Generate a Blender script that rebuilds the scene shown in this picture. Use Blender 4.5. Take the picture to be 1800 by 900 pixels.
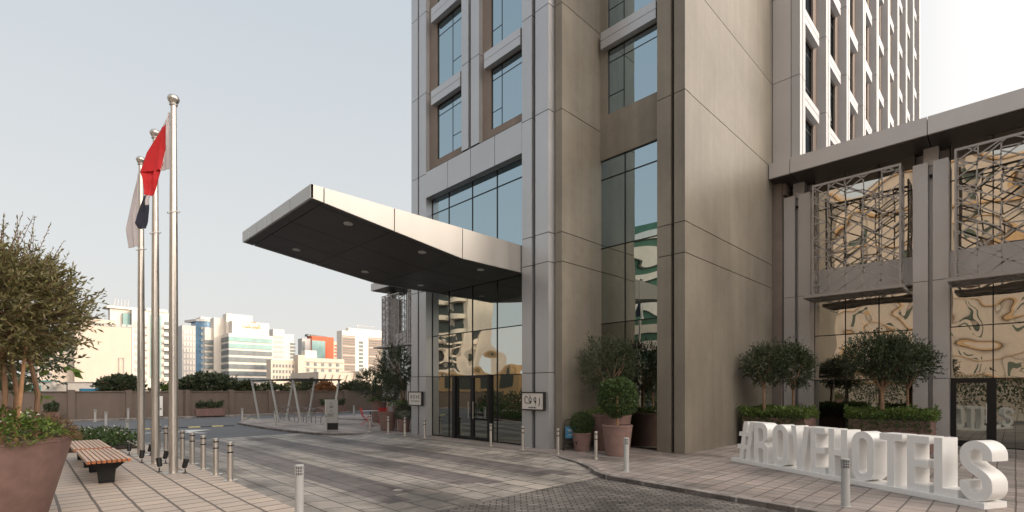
import bpy, bmesh, math, random
import numpy as np
from mathutils import Vector, Matrix
random.seed(7); rng = np.random.default_rng(7)
R = math.radians
for o in list(bpy.data.objects): bpy.data.objects.remove(o)
SC = bpy.context.scene
COL = SC.collection

# ------------------------------------------------------------------ camera
HEAD = R(44.7); FPX = 876.0; EYE = 1.75; VH = 685.5
cam = bpy.data.cameras.new('camera'); co = bpy.data.objects.new('camera', cam); COL.objects.link(co)
co.location = (0, 0, EYE); co.rotation_euler = (R(90), 0, -HEAD)
cam.sensor_width = 36; cam.lens = 36 * FPX / 1800; cam.shift_y = (VH - 450) / 1800
cam.clip_start = .1; cam.clip_end = 5000
SC.camera = co
# ------------------------------------------------------------------ light
SUN_EL = 10.0; SUN_DIR = Vector((0.34, -0.94, 0)).normalized()      # towards the sun, on the ground
world = bpy.data.worlds.new('World'); SC.world = world; world.use_nodes = True
wn = world.node_tree; wn.nodes.clear()
out = wn.nodes.new('ShaderNodeOutputWorld'); bg = wn.nodes.new('ShaderNodeBackground')
sky = wn.nodes.new('ShaderNodeTexSky'); sky.sky_type = 'NISHITA'; sky.sun_disc = False
sky.sun_elevation = R(SUN_EL); sky.sun_rotation = math.atan2(SUN_DIR.x, SUN_DIR.y)
sky.air_density = 1.0; sky.dust_density = 2.2; sky.ozone_density = 1.2
hsv = wn.nodes.new('ShaderNodeHueSaturation'); hsv.inputs['Saturation'].default_value = .6
wn.links.new(sky.outputs[0], hsv.inputs['Color'])
# the bright haze of a low desert sun, over the clear-sky model: palest near the horizon
wt = wn.nodes.new('ShaderNodeTexCoord'); wx = wn.nodes.new('ShaderNodeSeparateXYZ'); wr = wn.nodes.new('ShaderNodeValToRGB')
wn.links.new(wt.outputs['Generated'], wx.inputs[0]); wn.links.new(wx.outputs[2], wr.inputs[0])
wr.color_ramp.elements[0].position = 0; wr.color_ramp.elements[0].color = (.93, .89, .84, 1)
wr.color_ramp.elements[1].position = .62; wr.color_ramp.elements[1].color = (.69, .755, .82, 1)
e_ = wr.color_ramp.elements.new(.22); e_.color = (.86, .88, .88, 1)
vs = wn.nodes.new('ShaderNodeVectorMath'); vs.operation = 'SCALE'; vs.inputs['Scale'].default_value = 6.1
wn.links.new(wr.outputs[0], vs.inputs[0])
wm = wn.nodes.new('ShaderNodeMix'); wm.data_type = 'RGBA'; wm.inputs[0].default_value = .92
wn.links.new(hsv.outputs[0], wm.inputs[6]); wn.links.new(vs.outputs[0], wm.inputs[7])
# wide warm glow of the haze round the sun, behind the camera
wd = wn.nodes.new('ShaderNodeVectorMath'); wd.operation = 'DOT_PRODUCT'; wn.links.new(wt.outputs['Generated'], wd.inputs[0])
wd.inputs[1].default_value = (SUN_DIR.x * .97, SUN_DIR.y * .97, .24)
wc = wn.nodes.new('ShaderNodeMapRange'); wc.inputs[1].default_value = .05; wc.inputs[2].default_value = 1.0; wn.links.new(wd.outputs['Value'], wc.inputs[0])
wp = wn.nodes.new('ShaderNodeMath'); wp.operation = 'POWER'; wp.inputs[1].default_value = 2.4; wn.links.new(wc.outputs[0], wp.inputs[0])
wg = wn.nodes.new('ShaderNodeVectorMath'); wg.operation = 'SCALE'; wg.inputs[0].default_value = (38, 32, 26.5); wn.links.new(wp.outputs[0], wg.inputs['Scale'])
wa = wn.nodes.new('ShaderNodeVectorMath'); wn.links.new(wm.outputs[2], wa.inputs[0]); wn.links.new(wg.outputs[0], wa.inputs[1])
wn.links.new(wa.outputs[0], bg.inputs[0])
bg.inputs[1].default_value = .13; wn.links.new(bg.outputs[0], out.inputs[0])
sl = bpy.data.lights.new('sun', 'SUN'); so = bpy.data.objects.new('sun', sl); COL.objects.link(so)
sl.energy = 1.9; sl.angle = R(6.0); sl.color = (1, .84, .66)
sd = Vector((SUN_DIR.x * math.cos(R(SUN_EL)), SUN_DIR.y * math.cos(R(SUN_EL)), math.sin(R(SUN_EL))))
so.rotation_euler = sd.to_track_quat('Z', 'Y').to_euler(); so.location = (0, -20, 30)
SC.view_settings.view_transform = 'Standard'; SC.view_settings.look = 'None'
SC.view_settings.gamma = 1; SC.view_settings.use_curve_mapping = False
SC.view_settings.exposure = 0.2
SC.cycles.max_bounces = 6; SC.cycles.glossy_bounces = 4; SC.cycles.transparent_max_bounces = 6

# ------------------------------------------------------------------ helpers
cs, sn = math.cos(HEAD), math.sin(HEAD)
def at(u, v=None, x=None, y=None):
    a = HEAD + math.atan((u - 900) / FPX)
    if x is not None: y = x / math.tan(a)
    else: x = y * math.tan(a)
    D = x * sn + y * cs
    return x, y, (None if v is None else EYE - (v - VH) * D / FPX)

class MB:
    def __init__(s): s.v = []; s.f = []; s.m = []
    def poly(s, pts, m=0):
        n = len(s.v); s.v += [tuple(p) for p in pts]; s.f.append(tuple(range(n, n + len(pts)))); s.m.append(m)
    def box(s, x0, x1, y0, y1, z0, z1, m=0):
        if x0 > x1: x0, x1 = x1, x0
        if y0 > y1: y0, y1 = y1, y0
        if z0 > z1: z0, z1 = z1, z0
        n = len(s.v)
        s.v += [(x0,y0,z0),(x1,y0,z0),(x1,y1,z0),(x0,y1,z0),(x0,y0,z1),(x1,y0,z1),(x1,y1,z1),(x0,y1,z1)]
        for q in ((0,3,2,1),(4,5,6,7),(0,1,5,4),(1,2,6,5),(2,3,7,6),(3,0,4,7)):
            s.f.append(tuple(n + i for i in q)); s.m.append(m)
        return s
    def prism(s, pts, z0, z1, m=0):                     # pts: ccw ground outline
        n = len(s.v); k = len(pts)
        s.v += [(p[0], p[1], z0) for p in pts] + [(p[0], p[1], z1) for p in pts]
        s.f.append(tuple(range(n + k - 1, n - 1, -1))); s.m.append(m)
        s.f.append(tuple(range(n + k, n + 2 * k))); s.m.append(m)
        for i in range(k):
            j = (i + 1) % k; s.f.append((n + i, n + j, n + k + j, n + k + i)); s.m.append(m)
        return s
    def tube(s, path, r, n=10, m=0, cap=True):
        path = [Vector(p) for p in path]; rr = r if isinstance(r, (list, tuple)) else [r] * len(path)
        base = len(s.v); up = None
        for i, p in enumerate(path):
            t = (path[min(i + 1, len(path) - 1)] - path[max(i - 1, 0)]).normalized()
            if up is None:
                up = Vector((0, 0, 1)) if abs(t.z) < .9 else Vector((1, 0, 0))
            a = t.cross(up).normalized(); b = a.cross(t).normalized(); up = b
            for k in range(n):
                w = 2 * math.pi * k / n
                s.v.append(tuple(p + (a * math.cos(w) + b * math.sin(w)) * rr[i]))
        for i in range(len(path) - 1):
            for k in range(n):
                k2 = (k + 1) % n
                s.f.append((base + i*n + k, base + i*n + k2, base + (i+1)*n + k2, base + (i+1)*n + k)); s.m.append(m)
        if cap:
            s.f.append(tuple(base + k for k in range(n - 1, -1, -1))); s.m.append(m)
            e = base + (len(path) - 1) * n
            s.f.append(tuple(e + k for k in range(n))); s.m.append(m)
        return s
    def bar(s, p0, p1, w, d, axis, m=0):                # flat bar between two points, w in plane, d along axis
        p0, p1, ax = Vector(p0), Vector(p1), Vector(axis).normalized()
        t = (p1 - p0).normalized(); b = t.cross(ax).normalized() * w / 2; a = ax * d / 2
        n = len(s.v)
        for p in (p0, p1):
            for q in (-a - b, a - b, a + b, -a + b): s.v.append(tuple(p + q))
        for q in ((0,3,2,1),(4,5,6,7),(0,1,5,4),(1,2,6,5),(2,3,7,6),(3,0,4,7)):
            s.f.append(tuple(n + i for i in q)); s.m.append(m)
        return s
    def lathe(s, prof, c=(0, 0), n=32, m=0):            # prof: (r, z) bottom to top
        base = len(s.v)
        for r, z in prof:
            for k in range(n):
                w = 2 * math.pi * k / n; s.v.append((c[0] + r * math.cos(w), c[1] + r * math.sin(w), z))
        for i in range(len(prof) - 1):
            for k in range(n):
                k2 = (k + 1) % n
                s.f.append((base + i*n + k, base + i*n + k2, base + (i+1)*n + k2, base + (i+1)*n + k)); s.m.append(m)
        s.f.append(tuple(base + k for k in range(n - 1, -1, -1))); s.m.append(m)
        e = base + (len(prof) - 1) * n; s.f.append(tuple(e + k for k in range(n))); s.m.append(m)
        return s
    def build(s, name, mats, parent=None, world=False, smooth=False, bevel=0, loc=None):
        me = bpy.data.meshes.new(name)
        v = s.v
        if world and parent is not None:
            L = parent.location; v = [(p[0]-L.x, p[1]-L.y, p[2]-L.z) for p in v]
            if parent.parent is not None:
                Q = parent.parent.location; v = [(p[0]-Q.x, p[1]-Q.y, p[2]-Q.z) for p in v]
        me.from_pydata(v, [], s.f)
        for mt in (mats if isinstance(mats, (list, tuple)) else [mats]): me.materials.append(mt)
        me.polygons.foreach_set('material_index', s.m)
        if smooth:
            me.polygons.foreach_set('use_smooth', [True] * len(s.f))
            try: me.set_sharp_from_angle(angle=R(35))
            except Exception: pass
        me.validate(); me.update()
        o = bpy.data.objects.new(name, me); COL.objects.link(o)
        if parent is not None: o.parent = parent
        if loc: o.location = loc
        if bevel:
            b = o.modifiers.new('bevel', 'BEVEL'); b.width = bevel; b.segments = 2; b.limit_method = 'ANGLE'
        return o

def tag(o, label=None, cat=None, group=None, kind=None):
    if label: o['label'] = label
    if cat: o['category'] = cat
    if group: o['group'] = group
    if kind: o['kind'] = kind
    return o
def thing(name, label, cat, loc=(0, 0, 0), rz=0, group=None):
    o = bpy.data.objects.new(name, None); COL.objects.link(o); o.location = loc; o.rotation_euler = (0, 0, rz)
    o.empty_display_size = .2
    return tag(o, label, cat, group)
def copy_tree(o, parent=None):
    c = o.copy(); COL.objects.link(c); c.parent = parent
    for ch in [q for q in bpy.data.objects if q.parent == o]: copy_tree(ch, c)
    return c
def struct(o): o['kind'] = 'structure'; return o

# ------------------------------------------------------------------ materials
def mat(name, col, rough=.6, metal=0, var=0, vscale=3.0, bump=0, bscale=60, spec=.5, islands=0, stretch=None, hue=0, stain=None):
    m = bpy.data.materials.new(name); m.use_nodes = True; nt = m.node_tree; N = nt.nodes; Lk = nt.links
    b = N['Principled BSDF']; b.inputs['Roughness'].default_value = rough; b.inputs['Metallic'].default_value = metal
    b.inputs['Specular IOR Level'].default_value = spec
    b.inputs['Base Color'].default_value = (*col, 1)
    last = None
    def rgb(c): n = N.new('ShaderNodeRGB'); n.outputs[0].default_value = (*c, 1); return n.outputs[0]
    if var or bump or stain:
        tc = N.new('ShaderNodeTexCoord'); mp = N.new('ShaderNodeMapping'); Lk.new(tc.outputs['Object'], mp.inputs[0])
        if stretch: mp.inputs['Scale'].default_value = stretch
    if var:
        nz = N.new('ShaderNodeTexNoise'); nz.inputs['Scale'].default_value = vscale; nz.inputs['Detail'].default_value = 6
        nz.inputs['Roughness'].default_value = .6
        Lk.new(mp.outputs[0], nz.inputs['Vector'])
        mr = N.new('ShaderNodeMapRange'); mr.inputs[1].default_value = .3; mr.inputs[2].default_value = .7
        mr.inputs[3].default_value = 1 - var; mr.inputs[4].default_value = 1 + var; Lk.new(nz.outputs['Fac'], mr.inputs[0])
        mu = N.new('ShaderNodeVectorMath'); mu.operation = 'SCALE'; Lk.new(rgb(col), mu.inputs[0]); Lk.new(mr.outputs[0], mu.inputs['Scale'])
        last = mu.outputs[0]
        mr2 = N.new('ShaderNodeMapRange'); mr2.inputs[3].default_value = max(rough - .12, .03); mr2.inputs[4].default_value = min(rough + .12, 1)
        Lk.new(nz.outputs['Fac'], mr2.inputs[0]); Lk.new(mr2.outputs[0], b.inputs['Roughness'])
    if islands:
        g = N.new('ShaderNodeNewGeometry'); mr = N.new('ShaderNodeMapRange')
        mr.inputs[3].default_value = 1 - islands; mr.inputs[4].default_value = 1 + islands * 1.3
        Lk.new(g.outputs['Random Per Island'], mr.inputs[0])
        mu = N.new('ShaderNodeVectorMath'); mu.operation = 'SCALE'
        Lk.new(last if last else rgb(col), mu.inputs[0]); Lk.new(mr.outputs[0], mu.inputs['Scale']); last = mu.outputs[0]
        if hue:
            h = N.new('ShaderNodeHueSaturation'); mr3 = N.new('ShaderNodeMapRange'); mr3.inputs[3].default_value = .5 - hue; mr3.inputs[4].default_value = .5 + hue * .6
            ml = N.new('ShaderNodeMath'); ml.operation = 'MULTIPLY'; ml.inputs[1].default_value = 7.31
            fr = N.new('ShaderNodeMath'); fr.operation = 'FRACT'
            Lk.new(g.outputs['Random Per Island'], ml.inputs[0]); Lk.new(ml.outputs[0], fr.inputs[0]); Lk.new(fr.outputs[0], mr3.inputs[0])
            Lk.new(mr3.outputs[0], h.inputs['Hue']); Lk.new(last, h.inputs['Color']); last = h.outputs[0]
    if last: Lk.new(last, b.inputs['Base Color'])
    if bump:
        nb = N.new('ShaderNodeTexNoise'); nb.inputs['Scale'].default_value = bscale; nb.inputs['Detail'].default_value = 4
        Lk.new(mp.outputs[0], nb.inputs['Vector'])
        bp = N.new('ShaderNodeBump'); bp.inputs['Strength'].default_value = bump; bp.inputs['Distance'].default_value = .02
        Lk.new(nb.outputs['Fac'], bp.inputs['Height']); Lk.new(bp.outputs[0], b.inputs['Normal'])
    return m

def leafmat(name, col, islands=.45, hue=.03, trans=.25):
    m = mat(name, col, rough=.45, islands=islands, hue=hue, spec=.4)
    nt = m.node_tree; N = nt.nodes; b = N['Principled BSDF']; o = N['Material Output']
    t = N.new('ShaderNodeBsdfTranslucent'); mx = N.new('ShaderNodeMixShader'); mx.inputs[0].default_value = trans
    src = b.inputs['Base Color'].links[0].from_socket; nt.links.new(src, t.inputs[0])
    nt.links.new(b.outputs[0], mx.inputs[1]); nt.links.new(t.outputs[0], mx.inputs[2]); nt.links.new(mx.outputs[0], o.inputs[0])
    return m

def paver(name, c1, c2, mortar, bw, bh, off=0.0, rot=0, msize=.012, var=.18, bump=.4, dirt=None, bands=None, swirl=0):
    m = bpy.data.materials.new(name); m.use_nodes = True; nt = m.node_tree; N = nt.nodes; Lk = nt.links
    b = N['Principled BSDF']; b.inputs['Specular IOR Level'].default_value = .45
    tc = N.new('ShaderNodeTexCoord'); mp = N.new('ShaderNodeMapping'); Lk.new(tc.outputs['Object'], mp.inputs[0])
    mp.inputs['Rotation'].default_value = (0, 0, rot)
    vec = mp.outputs[0]
    # slight wander so the joints are not ruler straight
    wn_ = N.new('ShaderNodeTexNoise'); wn_.inputs['Scale'].default_value = 1.1; wn_.inputs['Detail'].default_value = 2; Lk.new(vec, wn_.inputs['Vector'])
    sb = N.new('ShaderNodeVectorMath'); sb.operation = 'SUBTRACT'; sb.inputs[1].default_value = (.5, .5, .5); Lk.new(wn_.outputs['Color'], sb.inputs[0])
    s2 = N.new('ShaderNodeVectorMath'); s2.operation = 'SCALE'; s2.inputs['Scale'].default_value = .03; Lk.new(sb.outputs[0], s2.inputs[0])
    ad = N.new('ShaderNodeVectorMath'); Lk.new(vec, ad.inputs[0]); Lk.new(s2.outputs[0], ad.inputs[1])
    br = N.new('ShaderNodeTexBrick'); br.offset = off; br.inputs['Scale'].default_value = 1
    br.inputs['Brick Width'].default_value = bw; br.inputs['Row Height'].default_value = bh
    br.inputs['Mortar Size'].default_value = msize; br.inputs['Mortar Smooth'].default_value = .3; br.inputs['Bias'].default_value = 0
    br.inputs['Color1'].default_value = (*c1, 1); br.inputs['Color2'].default_value = (*c2, 1); br.inputs['Mortar'].default_value = (*mortar, 1)
    Lk.new(ad.outputs[0], br.inputs['Vector'])
    col = br.outputs['Color']
    if bands:
        br2 = N.new('ShaderNodeTexBrick'); br2.offset = off
        for k in ('Scale', 'Brick Width', 'Row Height', 'Mortar Size', 'Mortar Smooth', 'Bias'): br2.inputs[k].default_value = br.inputs[k].default_value
        br2.inputs['Color1'].default_value = (*bands[0], 1); br2.inputs['Color2'].default_value = (*bands[1], 1); br2.inputs['Mortar'].default_value = (*mortar, 1)
        Lk.new(ad.outputs[0], br2.inputs['Vector'])
        sx = N.new('ShaderNodeSeparateXYZ'); Lk.new(tc.outputs['Object'], sx.inputs[0])
        def M(op, a, bb):
            n = N.new('ShaderNodeMath'); n.operation = op
            for i, q in enumerate((a, bb)):
                if q is None: continue
                if isinstance(q, (int, float)): n.inputs[i].default_value = q
                else: Lk.new(q, n.inputs[i])
            return n.outputs[0]
        t = M('DIVIDE', M('SUBTRACT', 8.7, sx.outputs[0]), 1.8)
        fr = M('LESS_THAN', M('FRACT', t, None), .5)
        ok = M('MULTIPLY', M('GREATER_THAN', t, 0.0), M('LESS_THAN', t, 2.6))
        # every band ends at a slightly different row near the cobbles
        lim = M('ADD', 6.75, M('MULTIPLY', M('FRACT', M('MULTIPLY', M('FLOOR', M('MULTIPLY', t, 4.0), None), .37), None), .9))
        yy = M('MULTIPLY', M('GREATER_THAN', sx.outputs[1], lim), M('LESS_THAN', sx.outputs[1], 20.4))
        mk = M('MULTIPLY', M('MULTIPLY', fr, ok), yy)
        mx = N.new('ShaderNodeMix'); mx.data_type = 'RGBA'; Lk.new(mk, mx.inputs[0]); Lk.new(col, mx.inputs[6]); Lk.new(br2.outputs['Color'], mx.inputs[7]); col = mx.outputs[2]
    def scaleby(col, scale, lo, hi, det=5, a=.3, z=.7):
        nz = N.new('ShaderNodeTexNoise'); nz.inputs['Scale'].default_value = scale; nz.inputs['Detail'].default_value = det; nz.inputs['Roughness'].default_value = .65
        Lk.new(tc.outputs['Object'], nz.inputs['Vector'])
        mr = N.new('ShaderNodeMapRange'); mr.inputs[1].default_value = a; mr.inputs[2].default_value = z; mr.inputs[3].default_value = lo; mr.inputs[4].default_value = hi
        Lk.new(nz.outputs['Fac'], mr.inputs[0])
        mu = N.new('ShaderNodeVectorMath'); mu.operation = 'SCALE'; Lk.new(col, mu.inputs[0]); Lk.new(mr.outputs[0], mu.inputs['Scale'])
        return mu.outputs[0], nz.outputs['Fac']
    col, f1 = scaleby(col, .55, 1 - var, 1 + var * .6)
    col, f3 = scaleby(col, 3.2, 1 - var * .6, 1 + var * .5)
    col, f2 = scaleby(col, 38, .88, 1.1)
    if dirt:    # wheel tracks and run-off along the drive
        mpd = N.new('ShaderNodeMapping'); mpd.inputs['Scale'].default_value = (1.5, .16, 1); Lk.new(tc.outputs['Object'], mpd.inputs[0])
        nd = N.new('ShaderNodeTexNoise'); nd.inputs['Scale'].default_value = 1.0; nd.inputs['Detail'].default_value = 7; Lk.new(mpd.outputs[0], nd.inputs['Vector'])
        md = N.new('ShaderNodeMapRange'); md.inputs[1].default_value = .38; md.inputs[2].default_value = .6; md.inputs[3].default_value = .72; md.inputs[4].default_value = 1.06; Lk.new(nd.outputs['Fac'], md.inputs[0])
        mv = N.new('ShaderNodeVectorMath'); mv.operation = 'SCALE'; Lk.new(col, mv.inputs[0]); Lk.new(md.outputs[0], mv.inputs['Scale']); col = mv.outputs[0]
        col, f4 = scaleby(col, dirt, .55, 1.05, 7, .38, .52)
    Lk.new(col, b.inputs['Base Color'])
    mr = N.new('ShaderNodeMapRange'); mr.inputs[1].default_value = .3; mr.inputs[2].default_value = .7; mr.inputs[3].default_value = .5; mr.inputs[4].default_value = .8
    Lk.new(f1, mr.inputs[0]); Lk.new(mr.outputs[0], b.inputs['Roughness'])
    inv = N.new('ShaderNodeMath'); inv.operation = 'MULTIPLY_ADD'; inv.inputs[1].default_value = -1; Lk.new(br.outputs['Fac'], inv.inputs[0])
    ml = N.new('ShaderNodeMath'); ml.operation = 'MULTIPLY'; ml.inputs[1].default_value = .35; Lk.new(f2, ml.inputs[0]); Lk.new(ml.outputs[0], inv.inputs[2])
    bp = N.new('ShaderNodeBump'); bp.inputs['Strength'].default_value = bump; bp.inputs['Distance'].default_value = .012
    Lk.new(inv.outputs[0], bp.inputs['Height']); Lk.new(bp.outputs[0], b.inputs['Normal'])
    return m

def glassmat(name, tint, wob=0.0, scale=1.0, dark=(.012, .015, .014), refl=.85, pane=None, wz=1.0):
    """coated mirror glass; wob = how far the panes buckle; pane = (axis, origin, width, z joints) for pillow shapes"""
    m = bpy.data.materials.new(name); m.use_nodes = True; nt = m.node_tree; N = nt.nodes; Lk = nt.links
    N.remove(N['Principled BSDF']); o = N['Material Output']
    gl = N.new('ShaderNodeBsdfGlossy'); gl.inputs['Roughness'].default_value = .0; gl.inputs[0].default_value = (*tint, 1)
    df = N.new('ShaderNodeBsdfDiffuse'); df.inputs[0].default_value = (*dark, 1)
    mx = N.new('ShaderNodeMixShader'); mx.inputs[0].default_value = refl
    Lk.new(df.outputs[0], mx.inputs[1]); Lk.new(gl.outputs[0], mx.inputs[2]); Lk.new(mx.outputs[0], o.inputs[0])
    if wob:
        g = N.new('ShaderNodeNewGeometry'); tc = N.new('ShaderNodeTexCoord')
        ml = N.new('ShaderNodeMath'); ml.operation = 'MULTIPLY'; ml.inputs[1].default_value = 37.0
        Lk.new(g.outputs['Random Per Island'], ml.inputs[0])
        nz = N.new('ShaderNodeTexNoise'); nz.noise_dimensions = '4D'; nz.inputs['Scale'].default_value = scale; nz.inputs['Detail'].default_value = .6
        mp = N.new('ShaderNodeMapping'); mp.inputs['Scale'].default_value = (1, 1, wz); Lk.new(tc.outputs['Object'], mp.inputs[0])
        Lk.new(mp.outputs[0], nz.inputs['Vector']); Lk.new(ml.outputs[0], nz.inputs['W'])
        bp = N.new('ShaderNodeBump'); bp.inputs['Strength'].default_value = 1; bp.inputs['Distance'].default_value = wob
        Lk.new(nz.outputs['Fac'], bp.inputs['Height']); Lk.new(bp.outputs[0], gl.inputs['Normal'])
    return m

def rendermat(name, col, var=.12, streak=.1, rough=.7):
    """through-coloured render: cloudy patches, vertical weather streaks, fine grain"""
    m = bpy.data.materials.new(name); m.use_nodes = True; nt = m.node_tree; N = nt.nodes; Lk = nt.links
    b = N['Principled BSDF']; b.inputs['Roughness'].default_value = rough; b.inputs['Specular IOR Level'].default_value = .35
    tc = N.new('ShaderNodeTexCoord'); cur = N.new('ShaderNodeRGB'); cur.outputs[0].default_value = (*col, 1); cur = cur.outputs[0]
    for scv, sc, amp, det in (((1, 1, .7), .45, var, 4), ((4, 4, .18), 1.2, streak, 5), ((1, 1, 1), 25, .05, 6), ((1, 1, 1), 3, .05, 5)):
        mp = N.new('ShaderNodeMapping'); mp.inputs['Scale'].default_value = scv; Lk.new(tc.outputs['Object'], mp.inputs[0])
        nz = N.new('ShaderNodeTexNoise'); nz.inputs['Scale'].default_value = sc; nz.inputs['Detail'].default_value = det; Lk.new(mp.outputs[0], nz.inputs['Vector'])
        mr = N.new('ShaderNodeMapRange'); mr.inputs[1].default_value = .3; mr.inputs[2].default_value = .7; mr.inputs[3].default_value = 1 - amp; mr.inputs[4].default_value = 1 + amp
        Lk.new(nz.outputs['Fac'], mr.inputs[0])
        mu = N.new('ShaderNodeVectorMath'); mu.operation = 'SCALE'; Lk.new(cur, mu.inputs[0]); Lk.new(mr.outputs[0], mu.inputs['Scale']); cur = mu.outputs[0]
    gi = N.new('ShaderNodeNewGeometry'); mri = N.new('ShaderNodeMapRange'); mri.inputs[3].default_value = .93; mri.inputs[4].default_value = 1.07; Lk.new(gi.outputs['Random Per Island'], mri.inputs[0])
    mui = N.new('ShaderNodeVectorMath'); mui.operation = 'SCALE'; Lk.new(cur, mui.inputs[0]); Lk.new(mri.outputs[0], mui.inputs['Scale']); cur = mui.outputs[0]
    Lk.new(cur, b.inputs['Base Color'])
    bp = N.new('ShaderNodeBump'); bp.inputs['Strength'].default_value = .15; bp.inputs['Distance'].default_value = .01
    Lk.new(nz.outputs['Fac'], bp.inputs['Height']); Lk.new(bp.outputs[0], b.inputs['Normal'])
    return m

M = {}
M['asphalt'] = mat('asphalt', (.11, .115, .125), .8, var=.2, vscale=.6, bump=.3, bscale=120)
M['leftpave'] = paver('beige_pavers', (.53, .44, .365), (.45, .385, .33), (.14, .115, .10), .42, .33, 0, 0, .022, .12)
M['rightpave'] = paver('pink_grey_pavers', (.41, .345, .31), (.33, .30, .28), (.13, .105, .095), .30, .30, 0, 0, .013, .14, dirt=.35)
M['slabs'] = paver('forecourt_slabs', (.37, .335, .295), (.28, .265, .245), (.065, .06, .055), .60, .45, .5, R(90), .016, .22, dirt=.5,
                   bands=((.155, .14, .137), (.19, .165, .16)))
M['cobble'] = paver('cobbles', (.24, .22, .20), (.15, .14, .13), (.04, .036, .033), .20, .10, .5, R(45), .012, .3, .8, dirt=.6)
M['kerb'] = mat('kerb_concrete', (.22, .20, .19), .8, var=.55, vscale=2.5, islands=.1, bump=.4, bscale=30)
M['panel'] = mat('silver_panel', (.47, .48, .50), .34, metal=.5, var=.05, vscale=.7, islands=.03, spec=.5)
M['panel2'] = mat('silver_panel_warm', (.48, .45, .41), .38, metal=.3, var=.03, vscale=.8)
M['wingpanel'] = mat('taupe_panel', (.52, .50, .495), .40, metal=.35, var=.05, vscale=.8, islands=.03)
M['canopy'] = mat('canopy_panel', (.40, .39, .37), .3, metal=.55, var=.04, vscale=1.2, stretch=(1, 1, .3))
M['slabpanel'] = mat('white_panel', (.44, .44, .45), .4, metal=.2, var=.02, vscale=1)
M['brown'] = rendermat('brown_render', (.205, .185, .152), .20, .08, .42)  # reflected light patches and some weathering, put into the colour as broad mottle
M['brown2'] = rendermat('taupe_render', (.22, .18, .155), .06, .04)
M['gap'] = mat('joint_black', (.012, .011, .011), .8)
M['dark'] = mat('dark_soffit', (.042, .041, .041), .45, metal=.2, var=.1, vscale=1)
M['darksteel'] = mat('dark_steel', (.02, .02, .02), .5, metal=.4)
M['mullion'] = mat('mullion_black', (.02, .02, .022), .35, metal=.5)
M['soffit'] = mat('soffit_brown', (.06, .052, .047), .5, metal=.2, var=.1)
M['glass_up'] = glassmat('glass_upper', (.42, .54, .60), .006, .8)
M['glass_mid'] = glassmat('glass_mid', (.50, .55, .53), .009, .55, wz=1.6)
M['glass_band'] = glassmat('glass_band', (.50, .55, .53), .03, .5, wz=1.6)
M['glass_low'] = glassmat('glass_entrance', (.60, .62, .58), .05, .75, wz=1.5)
M['glass_wing'] = glassmat('glass_wing', (.74, .70, .62), .075, .85)
M['glass_wing_up'] = glassmat('glass_wing_up', (.74, .70, .62), .045, .8)
M['glass_dark'] = glassmat('glass_dark', (.34, .35, .32), .007, .8)
M['glass_clear'] = glassmat('glass_clear', (.8, .82, .82), .004, .8)
M['glass_slab'] = glassmat('glass_slab', (.18, .22, .25), .01, .6)
M['steel'] = mat('brushed_steel', (.61, .585, .55), .33, metal=.92, var=.03, vscale=6, stretch=(1, 1, .05))
M['greypaint'] = mat('grey_paint', (.42, .43, .43), .45, var=.03)
M['white'] = mat('white_paint', (.88, .88, .87), .32, var=.015, vscale=2)
M['terracotta'] = mat('brown_planter', (.20, .125, .11), .75, var=.18, vscale=6, bump=.12, bscale=40)
M['soil'] = mat('soil', (.05, .035, .025), .95, var=.3, vscale=20)
M['wood'] = mat('wood_slat', (.50, .34, .25), .5, var=.2, vscale=6, stretch=(6, .5, 6), islands=.15)
M['woodend'] = mat('wood_end', (.42, .14, .05), .6, var=.25, vscale=30)
M['bark'] = mat('bark', (.26, .16, .10), .85, var=.3, vscale=9, bump=.6, bscale=20, stretch=(1, 1, .3))
M['barklit'] = mat('bark_smooth_lit', (.40, .24, .14), .75, var=.3, vscale=6, bump=.5, bscale=14, stretch=(1, 1, .3))  # paler bark copy, warm light on the trunk put into its colour
M['bamboo'] = mat('stake_wood', (.42, .24, .13), .6, var=.2, vscale=10)
M['olive'] = leafmat('olive_leaf', (.17, .16, .07), .5, .03)
M['leaf'] = leafmat('green_leaf', (.055, .095, .03), .5, .03)
M['leafdark'] = leafmat('dark_leaf', (.06, .08, .042), .5, .02)
M['leaffar'] = leafmat('far_leaf', (.05, .065, .028), .5, .03)
M['leafbright'] = leafmat('bright_leaf', (.10, .16, .035), .4, .03)
M['leafdry'] = leafmat('dry_leaf', (.16, .11, .05), .5, .03)
M['leaforange'] = leafmat('orange_leaf', (.24, .12, .05), .4, .02)
M['petal'] = mat('petal', (.8, .8, .72), .5)
M['red'] = mat('red_paint', (.55, .025, .02), .4)
M['wall'] = rendermat('boundary_render', (.17, .135, .115), .08, .05)
M['black'] = mat('black_paint', (.012, .012, .013), .4)
M['yellow'] = mat('yellow_paint', (.45, .38, .16), .6, var=.2, vscale=10)
M['roadwhite'] = mat('road_paint', (.62, .62, .6), .7, var=.15, vscale=12)
M['signwhite'] = mat('sign_face', (.62, .59, .56), .5)
M['signgrey'] = mat('totem_face', (.34, .35, .34), .5)
M['flagred'] = mat('flag_red', (.62, .02, .025), .7, var=.05)
M['flagwhite'] = mat('flag_white', (.62, .58, .60), .7, var=.05)
M['flagnavy'] = mat('flag_navy', (.03, .035, .06), .7)
M['blue'] = mat('blue_plastic', (.03, .16, .28), .4)
M['cream'] = rendermat('cream_render', (.52, .445, .37), .04, .03)
M['cream2'] = rendermat('cream_render_dark', (.50, .43, .36), .05, .04)
M['bwhite'] = rendermat('white_render', (.60, .555, .50), .03, .03)
M['bgrey'] = rendermat('grey_render', (.42, .41, .40), .04, .03)
M['bbrown'] = rendermat('striped_brown', (.28, .22, .18), .05, .03)
M['bred'] = rendermat('red_cladding', (.55, .12, .06), .05, .03)
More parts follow.
